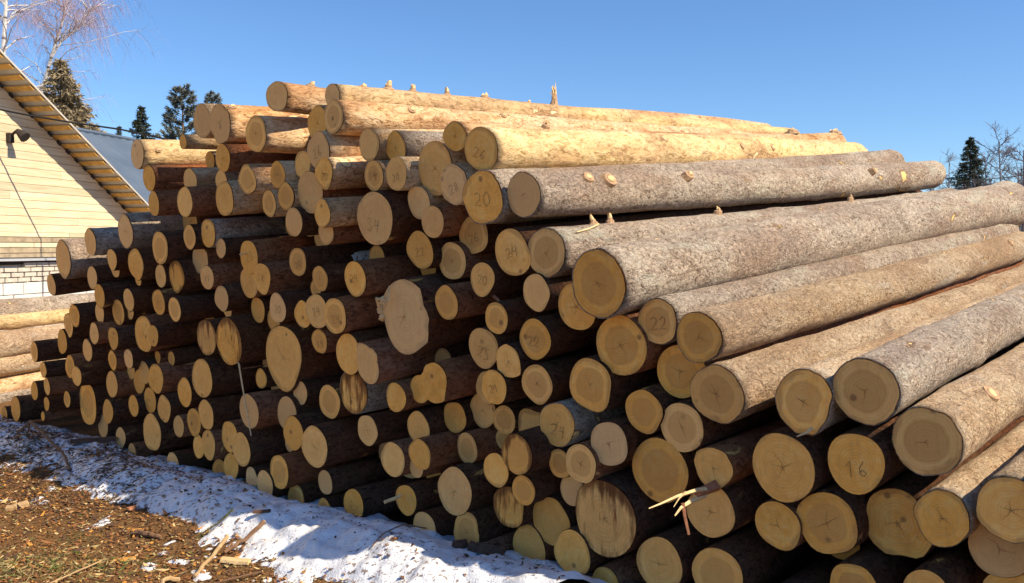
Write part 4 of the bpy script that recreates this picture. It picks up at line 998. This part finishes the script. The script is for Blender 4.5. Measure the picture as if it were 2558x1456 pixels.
stick([(445, 1432, .01), (415, 1440, .02), (395, 1452, .0)], .014, .010, STICKL, 'pale stick end lying in the litter below the long stick')
stick([(655, 1425, .01), (600, 1432, .01), (520, 1440, .0), (440, 1450, .0)], .006, .004, STICK, 'thin twig lying across the litter')
stick([(1065, 1388, .01), (1010, 1396, .02), (955, 1415, .01), (930, 1432, .0)], .004, .003, STICK, 'thin dark twig lying on the shaded snow')
stick([(250, 1392, .01), (180, 1425, .02), (110, 1452, .01)], .005, .004, STICKL, 'thin pale straw twig lying on the brown litter')
def slab(u, v, ln, wd, th, az, mat, lab, name):
    g = on_ground(u, v, -.03); z = gz(g[0], g[1]); rg = np.random.default_rng(int(u)); d = np.array([math.cos(az), math.sin(az), rg.uniform(-.08, .08)]); e = np.array([-math.sin(az), math.cos(az), .12]); V = []; n = 7
    for i in range(n):
        k = i / (n - 1) - .5
        for a, h in ((-1, 0), (-.7, 1), (0, 1.25), (.7, 1), (1, 0)): V.append(d * ln * (k + rg.normal() * .03) + e * wd * .5 * a * (1 - .5 * abs(k) ** 2 + rg.normal() * .06) + UP * th * h * rg.uniform(.8, 1.1))
    F = [(i * 5 + j, i * 5 + j + 1, i * 5 + j + 6, i * 5 + j + 5) for i in range(n - 1) for j in range(4)] + [(0, 4, 3, 2, 1), tuple(range((n - 1) * 5, n * 5))] + [(i * 5, i * 5 + 5, i * 5 + 9, i * 5 + 4) for i in range(n - 1)]
    o = MB().add(V, F).build(name, mat); o.location = (g[0], g[1], z + .004); tag(o, lab, 'wood piece' if 'wood' in lab else 'bark piece'); return o
slab(590, 1392, .19, .055, .016, -.35, RAWWOOD, 'split yellow wood piece lying between the sticks', 'split_wood')
slab(235, 1152, .34, .07, .022, .3, LEAF[3], 'brown bark slab lying on the dirty snow', 'bark_slab')
slab(1215, 1432, .19, .07, .03, -.30, LEAF[3], 'black bark chunk lying on the snow by the stack', 'bark_chunk')
slab(1150, 1420, .07, .06, .03, .6, LEAF[3], 'small dark bark bit next to the black bark chunk', 'bark_chunk')
slab(335, 1270, .11, .045, .010, 1.2, REDBARK, 'upright brown bark flake on the shaded snow', 'bark_flake')
slab(655, 1338, .10, .035, .010, .3, LEAF[3], 'dark bark flake lying at the edge of the sunlit snow', 'bark_flake')
slab(310, 1378, .12, .045, .007, .4, LEAF[1], 'orange wood flake lying on the brown litter', 'wood_flake')
slab(345, 1312, .07, .035, .007, .1, LEAF[1], 'yellow orange bark curl at the litter edge', 'bark_flake')
# green spruce twig standing in the snow
g = on_ground(478, 1345, -.03); root = empty('spruce_twig', (g[0], g[1], gz(g[0], g[1]))); tag(root, 'small green spruce twig sticking out of the snow', 'twig')
P = np.array([[0, 0, 0], [.06, .03, .05], [.14, .05, .10], [.22, .08, .17]]); MB().tube(P, [.005, .004, .003, .002], 5).build('stem', STICK, root); mb = MB(); rg = np.random.default_rng(5)
for _ in range(420):
    t = rg.uniform(.15, 1); q = np.array([np.interp(t, np.linspace(0, 1, 4), P[:, j]) for j in range(3)]); d = unit(rg.normal(size=3) + [.5, .2, .4]) * rg.uniform(.015, .028); s = unit(np.cross(d, rg.normal(size=3))) * .0016
    mb.add([q - s, q + s, q + d], [(0, 1, 2)])
mb.build('needles', LEAF[5], root)
# snow left lying on a ledge inside the stack
def snow_patch(u, v, depth, sx, sy, sz, lab):
    c = at_depth(u, v, depth); V, F = [], []; n, m = 14, 6; rg = np.random.default_rng(int(u))
    az = np.array([math.sin(AXAZ), math.cos(AXAZ), .06]); lat = np.array([math.cos(AXAZ), -math.sin(AXAZ), 0])
    for i in range(m):
        for k in range(n): f = math.cos(i / (m - 1) * math.pi / 2) ** .7; w = 1 + .12 * math.sin(3 * k * 6.28 / n) + rg.normal() * .05; V.append(lat * sx * f * w * math.cos(k * 6.28 / n) + az * sy * f * w * math.sin(k * 6.28 / n) + UP * sz * math.sin(i / (m - 1) * math.pi / 2))
    V += [lat * sx * 1.0 * math.cos(k * 6.28 / n) * .9 + az * sy * .9 * math.sin(k * 6.28 / n) - UP * sz for k in range(n)]
    F = [(i * n + k, i * n + (k + 1) % n, (i + 1) * n + (k + 1) % n, (i + 1) * n + k) for i in range(m - 1) for k in range(n)] + [(m * n + k, m * n + (k + 1) % n, (k + 1) % n, k) for k in range(n)]
    o = MB().add(V, F).build('snow_patch', SNOW_M, None, True); o.location = c; tag(o, lab, 'snow')
snow_patch(925, 634, 6.0, .10, .24, .035, 'patch of old snow left on a log deep inside the stack')
snow_patch(2240, 622, 8.1, .10, .75, .05, 'strip of snow lying between the massive grey log and the brown logs')
